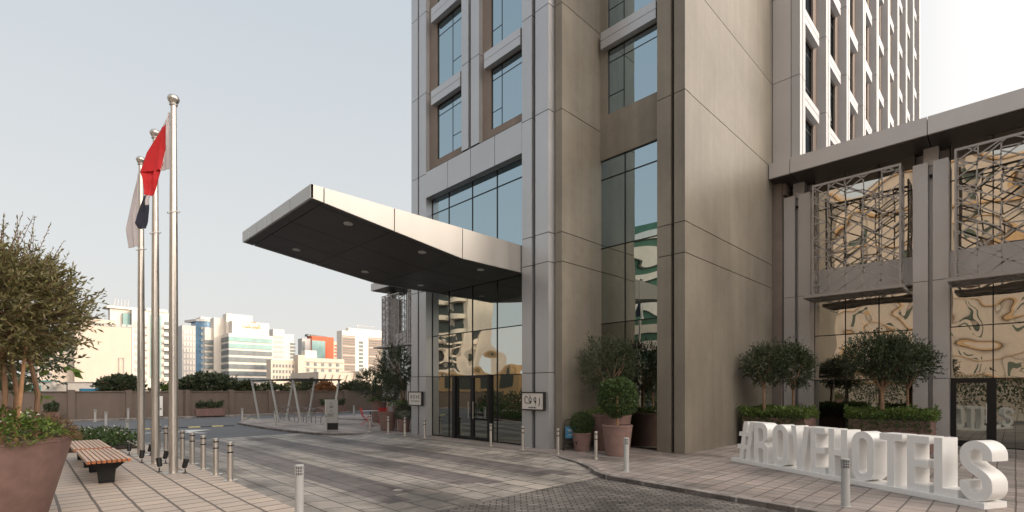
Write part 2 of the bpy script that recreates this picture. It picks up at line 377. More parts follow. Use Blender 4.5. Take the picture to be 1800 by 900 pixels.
M['rack'] = mat('rack_steel', (.22, .21, .20), .35, metal=.8)
M['lens'] = mat('lamp_lens', (.22, .22, .21), .3)
M['bwin'] = mat('far_window', (.10, .12, .13), .45, metal=0, var=.4, vscale=.4)
M['bwin2'] = mat('far_window_teal', (.20, .34, .33), .5, metal=0, var=.2, vscale=.3)
M['bwinblue'] = mat('far_window_blue', (.09, .17, .26), .3, metal=.1, var=.3, vscale=.3)
M['teal'] = mat('teal_paint', (.10, .32, .30), .6)
M['bluec'] = mat('blue_container', (.03, .25, .45), .6)
M['greenglass'] = mat('green_glass', (.07, .15, .10), .2, metal=.2, var=.2, vscale=.4)
M['shadewin'] = mat('reflected_window', (.06, .07, .06), .3)
M['olivewin'] = mat('olive_window', (.09, .115, .085), .4)
M['screen'] = mat('screen_metal', (.34, .315, .30), .42, metal=.3)
M['letterorange'] = mat('orange_lettering', (.55, .22, .05), .7)
M['orange'] = rendermat('ochre_render', (.48, .32, .17), .1, .05)

# ------------------------------------------------------------------ foliage
def leaves(P, Dr, L, W, name, m, parent, loc=None, droop=0):
    """P (n,3) roots, Dr (n,3) directions, L/W sizes: one folded leaf-shaped quad each"""
    n = len(P); Dr = Dr / (np.linalg.norm(Dr, axis=1, keepdims=True) + 1e-9)
    rv = rng.normal(size=(n, 3)); S = np.cross(Dr, rv); S /= (np.linalg.norm(S, axis=1, keepdims=True) + 1e-9)
    L = np.asarray(L).reshape(-1, 1) * np.ones((n, 1)); W = np.asarray(W).reshape(-1, 1) * np.ones((n, 1))
    N_ = np.cross(S, Dr)
    a = P; b = P + Dr * L * .45 + S * W / 2 + N_ * W * .12; c = P + Dr * L; d = P + Dr * L * .45 - S * W / 2 + N_ * W * .12
    V = np.stack([a, b, c, d], 1).reshape(-1, 3)
    me = bpy.data.meshes.new(name); me.vertices.add(4 * n); me.vertices.foreach_set('co', V.astype(np.float32).ravel())
    me.loops.add(4 * n); me.loops.foreach_set('vertex_index', np.arange(4 * n, dtype=np.int32))
    me.polygons.add(n); me.polygons.foreach_set('loop_start', np.arange(0, 4 * n, 4, dtype=np.int32))
    me.materials.append(m); me.update(calc_edges=True); me.validate()
    o = bpy.data.objects.new(name, me); COL.objects.link(o); o.parent = parent
    if loc: o.location = loc
    return o
def rand_dirs(n):
    d = rng.normal(size=(n, 3)); return d / np.linalg.norm(d, axis=1, keepdims=True)
def twig_crown(c, rad, ntwig, per, tl, L, W, up=.5, hollow=.45, lumps=9, lump=.28, flat=1.0):
    """leafy twigs growing outward from a lumpy volume"""
    c = np.array(c); rad = np.array(rad)
    d = rand_dirs(ntwig); ld = rand_dirs(lumps)
    k = 1 + lump * (np.max(np.maximum(d @ ld.T, 0) ** 4, axis=1) - .45) + rng.normal(0, .05, ntwig)
    r = (hollow + (1 - hollow) * rng.random(ntwig) ** .5) * k
    P0 = c + d * rad * r[:, None]
    td = d + np.array([0, 0, up]) + rng.normal(0, .35, (ntwig, 3)); td /= np.linalg.norm(td, axis=1, keepdims=True)
    tls = tl * (.5 + rng.random(ntwig))
    t = rng.random((ntwig, per)); t = (np.arange(per) / per)[None, :] + 0 * t
    P = P0[:, None, :] + td[:, None, :] * (t * tls[:, None])[:, :, None]
    side = rng.normal(size=(ntwig, per, 3)); ldir = td[:, None, :] * .9 + side * .55
    return P.reshape(-1, 3), ldir.reshape(-1, 3), L * (.6 + .7 * rng.random(ntwig * per)), W * (.7 + .5 * rng.random(ntwig * per)), P0, td, tls
def limbs(mb, base, crown_c, rad, n=6, r0=.05, r1=.012, fork=None):
    fork = Vector(fork) if fork else Vector(base)
    for i in range(n):
        a = 2 * math.pi * i / n + random.random(); e = random.uniform(.15, 1.1)
        d = Vector((math.cos(a) * math.cos(e) * rad[0], math.sin(a) * math.cos(e) * rad[1], math.sin(e) * rad[2])) * .85
        p3 = Vector(crown_c) + d - Vector((0, 0, rad[2] * .25))
        p1 = fork.lerp(p3, .35) + Vector((random.uniform(-.06, .06), random.uniform(-.06, .06), .04))
        p2 = fork.lerp(p3, .7) + Vector((random.uniform(-.1, .1), random.uniform(-.1, .1), .05))
        mb.tube([fork, p1, p2, p3], [r0, r0 * .7, r0 * .45, r1], 7)
def olive_tree(T, base_h, trunk_h, cc, rad, ntwig, mleaf, mbark, tr=.045, L=.055, W=.016, per=14, tl=.25, lean=(0, 0), hollow=.4):
    mb = MB(); f = (lean[0], lean[1], trunk_h)
    mb.tube([(0, 0, base_h), (lean[0] * .2 + .02, lean[1] * .2, (base_h + trunk_h) / 2 - .1), (lean[0] * .7 - .01, lean[1] * .7, (base_h + trunk_h * 3) / 4), f], [tr * 1.3, tr, tr * .9, tr * .85], 10)
    limbs(mb, (0, 0, base_h), cc, rad, 7, tr * .6, .006, f)
    mb.build('trunk', mbark, T, smooth=True)
    P, D, Ls, Ws, *_ = twig_crown(cc, rad, int(ntwig * 1.5), per, tl * 1.0, L * 1.1, W * 1.45, hollow=hollow, lumps=12, lump=.45)
    leaves(P, D, Ls, Ws, 'crown', mleaf, T)
def ball_crown(T, cc, r, n, m, L=.035, W=.022, name='crown'):
    d = rand_dirs(n); lumps = rand_dirs(16)
    k = 1 + .16 * np.max(np.maximum(d @ lumps.T, 0) ** 8, axis=1) + rng.normal(0, .035, n) + (rng.random(n) > .97) * .1
    P = np.array(cc) + d * (r * k * (.72 + .28 * rng.random(n) ** .4))[:, None]
    D = d + rng.normal(0, .8, (n, 3)) + np.array([0, 0, .3])
    leaves(P, D, L * (.6 + .8 * rng.random(n)), W * (.7 + .6 * rng.random(n)), name, m, T)
def box_plants(T, x0, x1, y0, y1, z0, z1, n, m, L=.06, W=.03, name='plants', edge=.1):
    P = np.stack([rng.uniform(x0 - edge, x1 + edge, n), rng.uniform(y0 - edge, y1 + edge, n), rng.uniform(0, 1, n)], 1)
    h = .75 + .25 * np.sin(P[:, 0] * 5.1 + 1) * np.sin(P[:, 1] * 4.3) + .15 * np.sin(P[:, 0] * 13) * np.sin(P[:, 1] * 11)
    P[:, 2] = z0 + (z1 - z0) * h * P[:, 2] ** .5
    D = rng.normal(0, .7, (n, 3)) + np.array([0, 0, .9])
    leaves(P, D, L * (.6 + .8 * rng.random(n)), W * (.7 + .6 * rng.random(n)), name, m, T)

# ================================================================== SETTING
def ss(a, b, x): t = min(max((x - a) / (b - a), 0), 1); return t * t * (3 - 2 * t)
def roadz(x, y):
    z = -.078 * ss(2.9, 4.3, x) * (1 - ss(8.9, 10.4, x))
    return z + (-.083 - z) * ss(20.0, 21.3, y)
def sheet(name, pts_fn, xs, ys, m):
    mb = MB(); n = len(ys)
    for x in xs:
        for y in ys: mb.v.append((x, y, pts_fn(x, y)))
    for i in range(len(xs) - 1):
        for j in range(len(ys) - 1):
            a = i * n + j; mb.f.append((a, a + n, a + n + 1, a + 1)); mb.m.append(0)
    return struct(mb.build(name, m, smooth=True))
g = MB(); g.poly([(-2500, -2500, -.092), (2500, -2500, -.092), (2500, 2500, -.092), (-2500, 2500, -.092)])
struct(g.build('road', M['asphalt']))
lin = lambda a, b, n: [a + (b - a) * i / n for i in range(n + 1)]
sheet('forecourt_paving', roadz, lin(2.9, 10.42, 40), [6.15] + lin(7, 21.3, 36), M['slabs'])
sheet('cobbled_road', roadz, lin(2.9, 8.9, 24), [-14, 0, 6.15], M['cobble'])
lp = MB().prism([(-30, -14), (2.9, -14), (2.9, 23.1), (2.5, 23.5), (-30, 23.5)], -.2, .003)
struct(lp.build('pavement_left', M['leftpave']))
edge = [(7.4, -6), (8.19, 2.29), (8.55, 5.9), (8.75, 6.3), (9.27, 6.87), (9.68, 7.55), (9.92, 8.2), (10.2, 8.7), (10.42, 9.3),
        (10.42, 18.0), (9.9, 18.45), (9.3, 18.9), (8.85, 19.4), (8.55, 20.2), (8.3, 22.3), (8.2, 25.6), (8.3, 29.2), (8.7, 30.3), (9.6, 32.3)]
poly = list(reversed(edge)) 
apron = MB().prism([(7.2, -12)] + [(60, -12), (60, 33.0), (14, 33.0)] + poly, -.2, .003)
struct(apron.build('pavement_right', M['rightpave']))
def kerbline(pts, name, w=.15, z1=.012, z0=-.2, inside=1):
    mb = MB()
    for a, b in zip(pts[:-1], pts[1:]):
        a, b = Vector((*a, 0)), Vector((*b, 0)); L = (b - a).length; n = max(1, round(L / .9)); t = (b - a) / L
        nrm = Vector((t.y, -t.x, 0)) * w * inside
        for i in range(n):
            p = a + t * (L * i / n + .006); q = a + t * (L * (i + 1) / n - .006)
            c = [p, q, q + nrm, p + nrm]
            if inside < 0: c = c[::-1]
            mb.prism([(v.x, v.y) for v in reversed(c)], z0, z1 + random.uniform(-.003, .003))
    return struct(mb.build(name, M['kerb'], bevel=.012))
kerbline(edge[:8], 'kerb_right'); kerbline(edge[10:], 'kerb_island')
kerbline([(2.9, 20.6), (2.9, 23.1), (2.5, 23.5), (-16, 23.5)], 'kerb_left', inside=-1)
kerbline([(-16, 38.9), (38, 38.9)], 'kerb_far', w=.8)
isl = MB().prism([(13.4, 28.6), (14.1, 26.6), (14.5, 26.8), (14.2, 28.8)], -.09, .05)
# markings
ar = MB()
def flat(mb, pts, z): mb.poly([(p[0], p[1], z) for p in pts])
flat(ar, [(3.3, 26.15), (3.3, 25.85), (5.25, 26.0), (5.25, 26.25)], -.086)
flat(ar, [(5.25, 26.9), (5.25, 25.2), (6.35, 26.25)], -.085)
flat(ar, [(4.9, 26.05), (4.7, 25.9), (5.5, 24.2), (5.75, 24.3)], -.0845)
struct(ar.build('road_arrow_marking', M['roadwhite']))
ln = MB(); flat(ln, [(11.5, 33.6), (11.5, 33.45), (22, 33.9), (22, 34.05)], -.086); struct(ln.build('road_line_marking', M['roadwhite']))

# ================================================================== HOTEL
ZJ = [0, 2.25, 5.5, 6.36, 9.95] + [9.95 + 3.1 * k for k in range(1, 10)]
ZB = [0, 5.5, 6.36, 9.95] + [9.95 + 3.1 * k for k in range(1, 10)]
TOP = 37.85
H_ = thing('hotel_building', 'tall silver and brown panelled hotel with glazed entrance and low side wings', 'building', (13, 10, 0))
def stack(mb, x0, x1, y0, y1, zs, g=.022, ins=.02):
    for a, b in zip(zs[:-1], zs[1:]): mb.box(x0, x1, y0, y1, a + (g if a > 0 else 0), b, 0)
    mb.box(x0 + ins, x1 - ins, y0 + ins, y1 - ins, zs[0], zs[-1] - .01, 1)
def pil(name, x0, x1, y0, y1, zs, m, label=None):
    mb = MB(); stack(mb, x0, x1, y0, y1, zs); o = mb.build(name, [M[m], M['gap']], H_, world=True)
    if label: o['label'] = label
    return o
core = MB(); core.box(11.45, 20.2, 9.5, 16.6, 0, TOP).box(13.35, 20.2, 6.5, 9.5, 0, TOP).box(20.2, 53.0, 6.0, 16.6, 9, TOP)
core.box(20.05, 21.0, 6.1, 6.55, 0, 9.9)
core.build('core_wall', M['brown2'], H_, world=True)
# front pilasters (two pairs) and the middle pair above the beam
pil('pilaster', 11.0, 11.35, 9.60, 10.12, ZJ, 'panel'); pil('pilaster', 11.0, 11.3, 10.27, 10.68, ZJ, 'panel')
pil('pilaster', 11.0, 11.35, 15.77, 16.22, ZJ, 'panel'); pil('pilaster', 11.0, 11.35, 16.32, 16.75, ZJ, 'panel')
gp = MB().box(11.22, 11.4, 10.1, 10.3, 0, TOP).box(11.22, 11.4, 16.2, 16.35, 0, TOP).box(11.15, 11.3, 13.1, 13.3, 10.06, TOP)
gp.build('pilaster_recess', M['dark'], H_, world=True)
zu = [10.06] + [9.95 + 3.1 * k for k in range(1, 10)]
def stack_u(x0, x1, y0, y1, m):
    mb = MB()
    for a, b in zip(zu[:-1], zu[1:]): mb.box(x0, x1, y0, y1, a + .022, b, 0)
    mb.box(x0 + .02, x1 - .02, y0 + .02, y1 - .02, zu[0], TOP, 1)
    return mb.build('pilaster', [M[m], M['gap']], H_, world=True)
stack_u(11.0, 11.3, 13.26, 13.63, 'panel'); stack_u(11.0, 11.3, 12.7, 13.12, 'panel')
# beam over the entrance glazing
bm_ = MB()
ys = [10.68, 11.92, 13.14, 14.42, 15.77]
for a, b in zip(ys[:-1], ys[1:]): bm_.box(11.003, 11.28, a + .012, b - .012 if b < 15.7 else b, 9.05, 10.02, 0)
bm_.box(11.02, 11.3, 10.69, 15.76, 9.06, 10.05, 1); bm_.build('entrance_beam', [M['panel'], M['gap']], H_, world=True)
# brown corner wall facing the road
w = MB(); stack(w, 11.25, 13.3, 9.3, 9.55, ZB); w.build('corner_wall', [M['brown'], M['gap']], H_, world=True)
w = MB(); stack(w, 11.30, 11.45, 9.50, 9.62, ZB); w.build('corner_wall', [M['brown'], M['gap']], H_, world=True)
# centre bay brown pilasters, long wall
pil('pilaster', 12.9, 13.3, 6.76, 7.17, ZB, 'brown', 'plain brown pilaster'); pil('pilaster', 12.9, 13.3, 6.335, 6.65, ZB, 'brown', 'plain brown pilaster')
MB().box(13.05, 13.3, 6.62, 6.8, 0, TOP).build('pilaster_recess', M['soffit'], H_, world=True)
w = MB(); stack(w, 13.0, 19.84, 6.345, 6.56, ZB); w.build('long_wall', [M['brown'], M['gap']], H_, world=True)

# windows -------------------------------------------------------------
def win_parts(plane, a0, a1, z0, z1, split, flip, gm, axis='x', th=.025):
    """recessed dark frame bars + one mirror pane; plane is x (axis x) or y (axis y)"""
    fr = MB(); am = a0 + (a1 - a0) * split; zt = z1 - (z1 - z0) * .19; zs_ = z0 + (z1 - z0) * .29
    def B(mb, p0, p1, q0, q1, r0, r1):
        if axis == 'x': mb.box(p0, p1, q0, q1, r0, r1)
        else: mb.box(q0, q1, p0, p1, r0, r1)
    p0, p1 = plane - .012, plane + .04
    for (q0, q1, r0, r1) in ((a0, a1, z0, z0 + th), (a0, a1, z1 - th, z1), (a0, a0 + th, z0, z1), (a1 - th, a1, z0, z1)): B(fr, p0, p1, q0, q1, r0, r1)
    B(fr, p0 + .002, p1, am - th / 2, am + th / 2, z0, z1); B(fr, p0 + .004, p1, a0, a1, zt - th / 2, zt + th / 2)
    s0, s1 = (a0, am) if flip else (am, a1)
    B(fr, p0 + .006, p1, s0, s1, zs_ - th / 2, zs_ + th / 2)
    f = fr.build('window', M['mullion'], H_, world=True)
    pn = MB(); 
    def pane(q0, q1, r0, r1):
        if axis == 'x': pn.poly([(plane, q1, r0), (plane, q0, r0), (plane, q0, r1), (plane, q1, r1)])
        else: pn.poly([(q0, plane, r0), (q1, plane, r0), (q1, plane, r1), (q0, plane, r1)])
    o0, o1 = (am, a1) if flip else (a0, am)
    pane(o0, o1, z0, zt); pane(s0, s1, z0, zs_); pane(s0, s1, zs_, zt); pane(a0, am, zt, z1); pane(am, a1, zt, z1)
    pn.build('pane', gm, f, world=True)
    return f
def lift(o, dz):
    c = o.copy(); COL.objects.link(c); c.location.z += dz
    for ch in [q for q in bpy.data.objects if q.parent == o]:
        d = ch.copy(); COL.objects.link(d); d.parent = c
    return c
def wallcol(x0, x1, y0, y1, wy0, wy1, zb, nfl, m, name='upper_wall'):
    mb = MB(); mb.box(x0, x1, y0, wy0, zb, TOP).box(x0, x1, wy1, y1, zb, TOP).box(x0, x1, wy0, wy1, zb, 10.4)
    for k in range(nfl): mb.box(x0, x1, wy0, wy1, 12.43 + 3.1 * k, 12.95 + 3.1 * k)
    mb.box(x0, x1, wy0, wy1, 12.95 + 3.1 * (nfl - 1), TOP)
    mb.build(name, M[m], H_, world=True)
def band_x(x, y0, y1, z):
    mb = MB().box(x - .17, x + .02, y0, y1, z, z + .26, 0); mb.box(x - .15, x + .02, y0, y1, z + .26, z + .275, 1)
    mb.box(x - .17, x + .02, y0, y1, z + .275, z + .52, 0)
    return mb.build('window_band', [M['panel'], M['gap']], H_, world=True)
NF = 5
def bay(x, y0, y1, wy0, wy1, zb, split, flip, m, gm=None):
    wallcol(x, x + .2, y0, y1, wy0, wy1, zb, NF, m)
    gm = gm or M['glass_up']
    win_parts(x + .06, wy0, wy1, 10.4, 12.43, split, flip, gm)
    f = win_parts(x + .06, wy0, wy1, 12.95, 15.53, split, flip, gm); b = band_x(x, wy0 - .04, wy1 + .14, 12.43)
    for k in range(1, NF):
        lift(b, 3.1 * k)
        if k < NF - 1: lift(f, 3.1 * k)
bay(11.17, 13.63, 15.77, 13.75, 15.3, 10.02, .42, True, 'brown2')
bay(11.17, 10.68, 12.7, 10.8, 12.3, 10.02, .67, False, 'brown2')
bay(13.15, 7.17, 9.35, 7.3, 9.02, 9.03, .67, False, 'brown')
# entrance glazing
def glazing(x, ys_, zs_, gm, name, skip=(), depth=.05, th=.03):
    f = MB()
    for y in ys_: f.box(x - .02, x + depth, y - th / 2, y + th / 2, zs_[0], zs_[-1])
    for z in zs_: f.box(x - .018, x + depth, ys_[0], ys_[-1], z - th / 2, z + th / 2)
    fo = f.build(name, M['mullion'], H_, world=True)
    for i in range(len(ys_) - 1):
        for j in range(len(zs_) - 1):
            if (i, j) in skip: continue
            g_ = gm[j] if isinstance(gm, list) else gm
            p = MB(); p.poly([(x, ys_[i + 1], zs_[j]), (x, ys_[i], zs_[j]), (x, ys_[i], zs_[j + 1]), (x, ys_[i + 1], zs_[j + 1])])
            p.build('pane', g_, fo, world=True)
    return fo
ge = [M['glass_dark'], M['glass_low'], M['glass_mid'], M['glass_up'], M['glass_up']]
glazing(11.3, [10.69, 12.11, 13.38, 14.72, 15.76], [0.03, 2.25, 3.8, 6.3, 8.48, 9.06], ge, 'entrance_glazing')
glazing(13.22, [7.17, 8.42, 9.35], [0.03, 3.85, 6.25, 8.43, 9.04], [M['glass_dark'], M['glass_band'], M['glass_up'], M['glass_up']], 'centre_glazing')
def door(x, y0, y1, z1, hy, dark=.07):
    d = MB(); t = dark
    for q in ((y0, y0 + t, 0.02, z1), (y1 - t, y1, 0.02, z1), (y0 + t, y1 - t, z1 - t, z1), (y0 + t, y1 - t, .02, .02 + t * 1.4)): d.box(x - .05, x - .004, *q)
    o = d.build('door', M['mullion'], H_, world=True)
    MB().tube([(x - .10, hy, .75), (x - .10, hy, 1.35)], .014, 8).tube([(x - .10, hy, .8), (x - .04, hy, .8)], .01, 6).tube([(x - .10, hy, 1.3), (x - .04, hy, 1.3)], .01, 6).build('handle', M['steel'], o, world=True, smooth=True)
    return o
door(11.3, 13.38, 14.25, 2.24, 13.5); door(11.3, 12.5, 13.37, 2.24, 13.25)
MB().box(11.2, 11.32, 14.25, 14.42, .02, 2.27).build('door_frame', M['mullion'], H_, world=True)
MB().box(11.2, 11.32, 12.4, 12.5, .02, 2.27).build('door_frame', M['mullion'], H_, world=True)
# canopy ---------------------------------------------------------------
cx0, cx1, cy0, cy1 = 4.49, 11.26, 10.72, 15.35
def czb(x): return 5.93 + (5.385 - 5.93) * min((x - cx0) / (8.69 - cx0), 1)
cn = MB(); xs = [cx0, 4.78, 6.55, 7.6, 8.69, 9.3, 10.2, cx1]
xj = [cx0, 4.78, 6.55, 8.69, cx1]
def sides(mb, x0, x1, y, ins, m):
    n = len(mb.v); mb.v += [(x0, y, czb(x0) + ins), (x1, y, czb(x1) + ins), (x1, y, 6.205 - ins), (x0, y, 6.205 - ins)]
    mb.f.append((n, n + 1, n + 2, n + 3) if y < 12 else (n + 3, n + 2, n + 1, n)); mb.m.append(m)
body = MB()
for i, (a, b) in enumerate(zip(xs[:-1], xs[1:])):     # solid wedge body, sheet metal skin with open joints
    ga = .012 if a in xj and a != cx0 else 0; gb = .012 if b in xj else 0
    a_, b_ = a + ga, b - gb
    for y, d in ((cy0, 1), (cy1, -1)):
        p = [(a_, y, czb(a_) - .012), (b_, y, czb(b_) - .012), (b_, y, 6.21), (a_, y, 6.21)]
        q = [(v[0], v[1] + d * .05, v[2]) for v in p]
        n = len(cn.v); cn.v += p + q
        for f in ((0,1,2,3),(7,6,5,4),(0,4,5,1),(1,5,6,2),(2,6,7,3),(3,7,4,0)): cn.f.append(tuple(n + k for k in f)); cn.m.append(0)
yj = lin(cy0, cy1, 4)
for a, b in zip(yj[:-1], yj[1:]): cn.box(cx0 - .004, cx0 + .05, a + .008 if a > cy0 else a, b - .008 if b < cy1 else b, 5.93 - .012, 6.208)
cano = cn.build('canopy', [M['canopy']], H_, world=True)
inner = MB()
for a, b in zip(xs[:-1], xs[1:]):
    p = [(a, cy0 + .02, czb(a) + .03), (b, cy0 + .02, czb(b) + .03), (b, cy0 + .02, 6.19), (a, cy0 + .02, 6.19)]
    q = [(v[0], cy1 - .02, v[2]) for v in p]; n = len(inner.v); inner.v += p + q
    for f in ((0,1,2,3),(7,6,5,4),(0,4,5,1),(2,6,7,3)): inner.f.append(tuple(n + k for k in f)); inner.m.append(0)
inner.box(cx0 + .02, cx0 + .04, cy0 + .02, cy1 - .02, 5.95, 6.18)
inner.build('canopy_core', M['gap'], cano, world=True)
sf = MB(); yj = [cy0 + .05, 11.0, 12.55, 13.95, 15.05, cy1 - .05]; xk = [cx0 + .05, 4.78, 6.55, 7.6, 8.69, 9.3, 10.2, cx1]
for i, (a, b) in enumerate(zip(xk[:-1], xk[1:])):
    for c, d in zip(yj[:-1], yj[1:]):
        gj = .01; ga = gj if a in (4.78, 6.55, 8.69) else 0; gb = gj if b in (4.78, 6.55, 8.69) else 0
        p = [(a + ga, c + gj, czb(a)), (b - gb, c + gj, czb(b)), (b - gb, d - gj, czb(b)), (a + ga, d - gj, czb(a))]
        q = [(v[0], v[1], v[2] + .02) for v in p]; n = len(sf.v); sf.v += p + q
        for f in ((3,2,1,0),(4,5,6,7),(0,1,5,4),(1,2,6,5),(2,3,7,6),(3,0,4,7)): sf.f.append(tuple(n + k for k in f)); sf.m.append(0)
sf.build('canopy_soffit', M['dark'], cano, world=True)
for x in (5.66, 7.8, 9.9):
    for y in (11.35, 14.5):
        d = MB(); z = czb(x); d.lathe([(.055, z - .02), (.105, z - .022), (.11, z - .012), (.11, z + .01), (.05, z + .02)], (x, y), 20, 0)
        d.lathe([(.055, z - .016), (.055, z - .012)], (x, y), 16, 1)
        d.build('downlight', [M['greypaint'], M['lens']], cano, world=True, smooth=True)

# slab with repeating bays ---------------------------------------------
ZP = [9.62, 9.95] + [9.95 + 3.1 * k for k in range(1, 10)]
XS = [19.85 + 3.49 * i for i in range(10)]
mbp = MB(); stack(mbp, 19.85, 20.1, 5.72, 6.33, ZP); mbp.build('end_panel', [M['wingpanel'], M['gap']], H_, world=True)
def slab_pil(x):
    mb = MB(); stack(mb, x, x + .28, 5.42, 5.70 if x < 20 else 5.98, ZP); mb.build('pilaster', [M['slabpanel'], M['gap']], H_, world=True)
    mb = MB(); stack(mb, x + .36, x + .64, 5.42, 5.98, ZP); mb.build('pilaster', [M['slabpanel'], M['gap']], H_, world=True)
for x in XS: slab_pil(x)
gr = MB()
for x in XS: gr.box(x + .27, x + .37, 5.6, 6.0, 9.5, TOP)
gr.build('pilaster_recess', M['dark'], H_, world=True)
NS = 8; sw = MB()
for x in XS[:-1] + [XS[-1]]:
    a0, a1, w0, w1 = x + .64, x + 3.49, x + .74, x + 2.95
    if x == XS[-1]: break
    sw.box(a0, w0, 5.75, 6.0, 9.5, TOP).box(w1, a1, 5.75, 6.0, 9.5, TOP).box(w0, w1, 5.75, 6.0, 9.5, 10.4)
    for k in range(NS): sw.box(w0, w1, 5.75, 6.0, 12.43 + 3.1 * k, 12.95 + 3.1 * k)
    sw.box(w0, w1, 5.75, 6.0, 12.95 + 3.1 * (NS - 1), TOP)
sw.build('slab_wall', M['brown2'], H_, world=True)
x = XS[0]; wf = win_parts(5.83, x + .74, x + 2.95, 12.95, 15.53, .6, False, M['glass_slab'], axis='y')
wf0 = win_parts(5.83, x + .74, x + 2.95, 10.4, 12.43, .6, False, M['glass_slab'], axis='y')
bs = MB().box(x + .66, x + 3.0, 5.55, 5.77, 12.43, 12.68, 0).box(x + .68, x + 2.98, 5.6, 5.77, 12.67, 12.72, 1).box(x + .66, x + 3.0, 5.55, 5.77, 12.71, 12.95, 0)
bs = bs.build('window_band', [M['slabpanel'], M['gap']], H_, world=True)
def shift(o, dx, dz):
    c = o.copy(); COL.objects.link(c); c.location.x += dx; c.location.z += dz
    for ch in [q for q in bpy.data.objects if q.parent == o]:
        d = ch.copy(); COL.objects.link(d); d.parent = c
for i in range(9):
    if i: shift(wf0, 3.49 * i, 0)
    for k in range(NS):
        if i or k:
            shift(bs, 3.49 * i, 3.1 * k)
            if k < NS - 1: shift(wf, 3.49 * i, 3.1 * k)
# one sash stands open
MB().box(-.02, .02, 0, .62, -.95, 0).build('window', M['mullion'], H_, loc=(XS[1] + 2.0 - 13, 5.78 - 10, 14.6)).rotation_euler = (R(-22), 0, R(90))

# side wings ------------------------------------------------------------
def wing(y0, y1, jts):
    c = MB().box(21.0, 52, y0, y1, 0, 9.5); c.build('wing_wall', M['wingpanel'], H_, world=True)
    f = MB(); yy = sorted([y0] + [j for j in jts if y0 < j < y1] + [y1])
    for a, b in zip(yy[:-1], yy[1:]): f.box(19.42, 19.6, a + .01, b - .01 if b < y1 - .01 else b, 9.43, 9.97)
    f.box(19.6, 52, y0, y1, 9.6, 9.95)
    if y1 > 20: f.box(19.6, 52, y1 - .15, y1, 9.43, 9.97)
    o = f.build('wing_roof', M['wingpanel'], H_, world=True)
    s = MB(); ya = yy
    for a, b in zip(ya[:-1], ya[1:]): s.box(19.5, 21.1, a + .012, b - .012, 9.41, 9.59)
    s.build('roof_soffit', M['soffit'], o, world=True)
def wpil(yc):
    mb = MB(); zs_ = [0, 2.1, 5.15, 8.87]
    for a, b in ((yc - .43, yc - .06), (yc + .06, yc + .43)):
        for q, r in zip(zs_[:-1], zs_[1:]): mb.box(20.2, 20.8, a, b, q + (.018 if q else 0), r, 0)
    mb.box(20.22, 20.85, yc - .41, yc - .08, 0, 8.85, 1); mb.box(20.22, 20.85, yc + .08, yc + .41, 0, 8.85, 1)
    mb.box(20.45, 20.8, yc - .06, yc + .06, 0, 8.8, 0)
    mb.box(20.5, 20.85, yc - .17, yc + .2, 8.85, 9.42, 0)
    mb.build('pilaster', [M['wingpanel'], M['gap']], H_, world=True)
    MB().tube([(20.36, yc, 8.5), (20.30, yc, 8.42)], .02, 8).box(20.28, 20.44, yc - .04, yc + .04, 8.46, 8.5).build('bracket', M['darksteel'], H_, world=True)
def clip(p, q, w, h):
    t0, t1 = 0.0, 1.0; dx, dy = q[0] - p[0], q[1] - p[1]
    for pp, qq in ((-dx, p[0]), (dx, w - p[0]), (-dy, p[1]), (dy, h - p[1])):
        if abs(pp) < 1e-9:
            if qq < 0: return None
            continue
        r = qq / pp
        if pp < 0: t0 = max(t0, r)
        else: t1 = min(t1, r)
    if t0 >= t1: return None
    return (p[0] + dx * t0, p[1] + dy * t0), (p[0] + dx * t1, p[1] + dy * t1)
def lattice(w, h, cw=.48, seed=1):
    rr = random.Random(seed); segs = []
    n = max(1, round(w / cw)); cw = w / n
    for i in range(1, n):
        z = -rr.random() * .5
        while z < h:
            L = rr.uniform(.5, 1.5); segs.append(((i * cw + rr.uniform(-.04, .04),) * 1 + (z,), (i * cw, z + L))); z += L + rr.choice((0, 0, .18))
    for sgn in (1, -1):
        for i in range(-1, n + 1):
            z = rr.uniform(0, .3)
            while z < h + .4:
                m = rr.choice((.62, .7, .8)) * cw * sgn; ext = rr.choice((1, 1, 2))
                if rr.random() < .66: segs.append(((i * cw, z), ((i + ext) * cw, z + m * ext)))
                z += rr.uniform(.34, .52)
    for i in range(n):
        z = rr.uniform(.1, .5)
        while z < h:
            if rr.random() < .5: segs.append(((i * cw, z), ((i + 1) * cw, z + .02)))
            z += rr.uniform(.5, 1.1)
    return [c for c in (clip(a, b, w, h) for a, b in segs) if c and (abs(c[0][0]-c[1][0]) + abs(c[0][1]-c[1][1])) > .06]
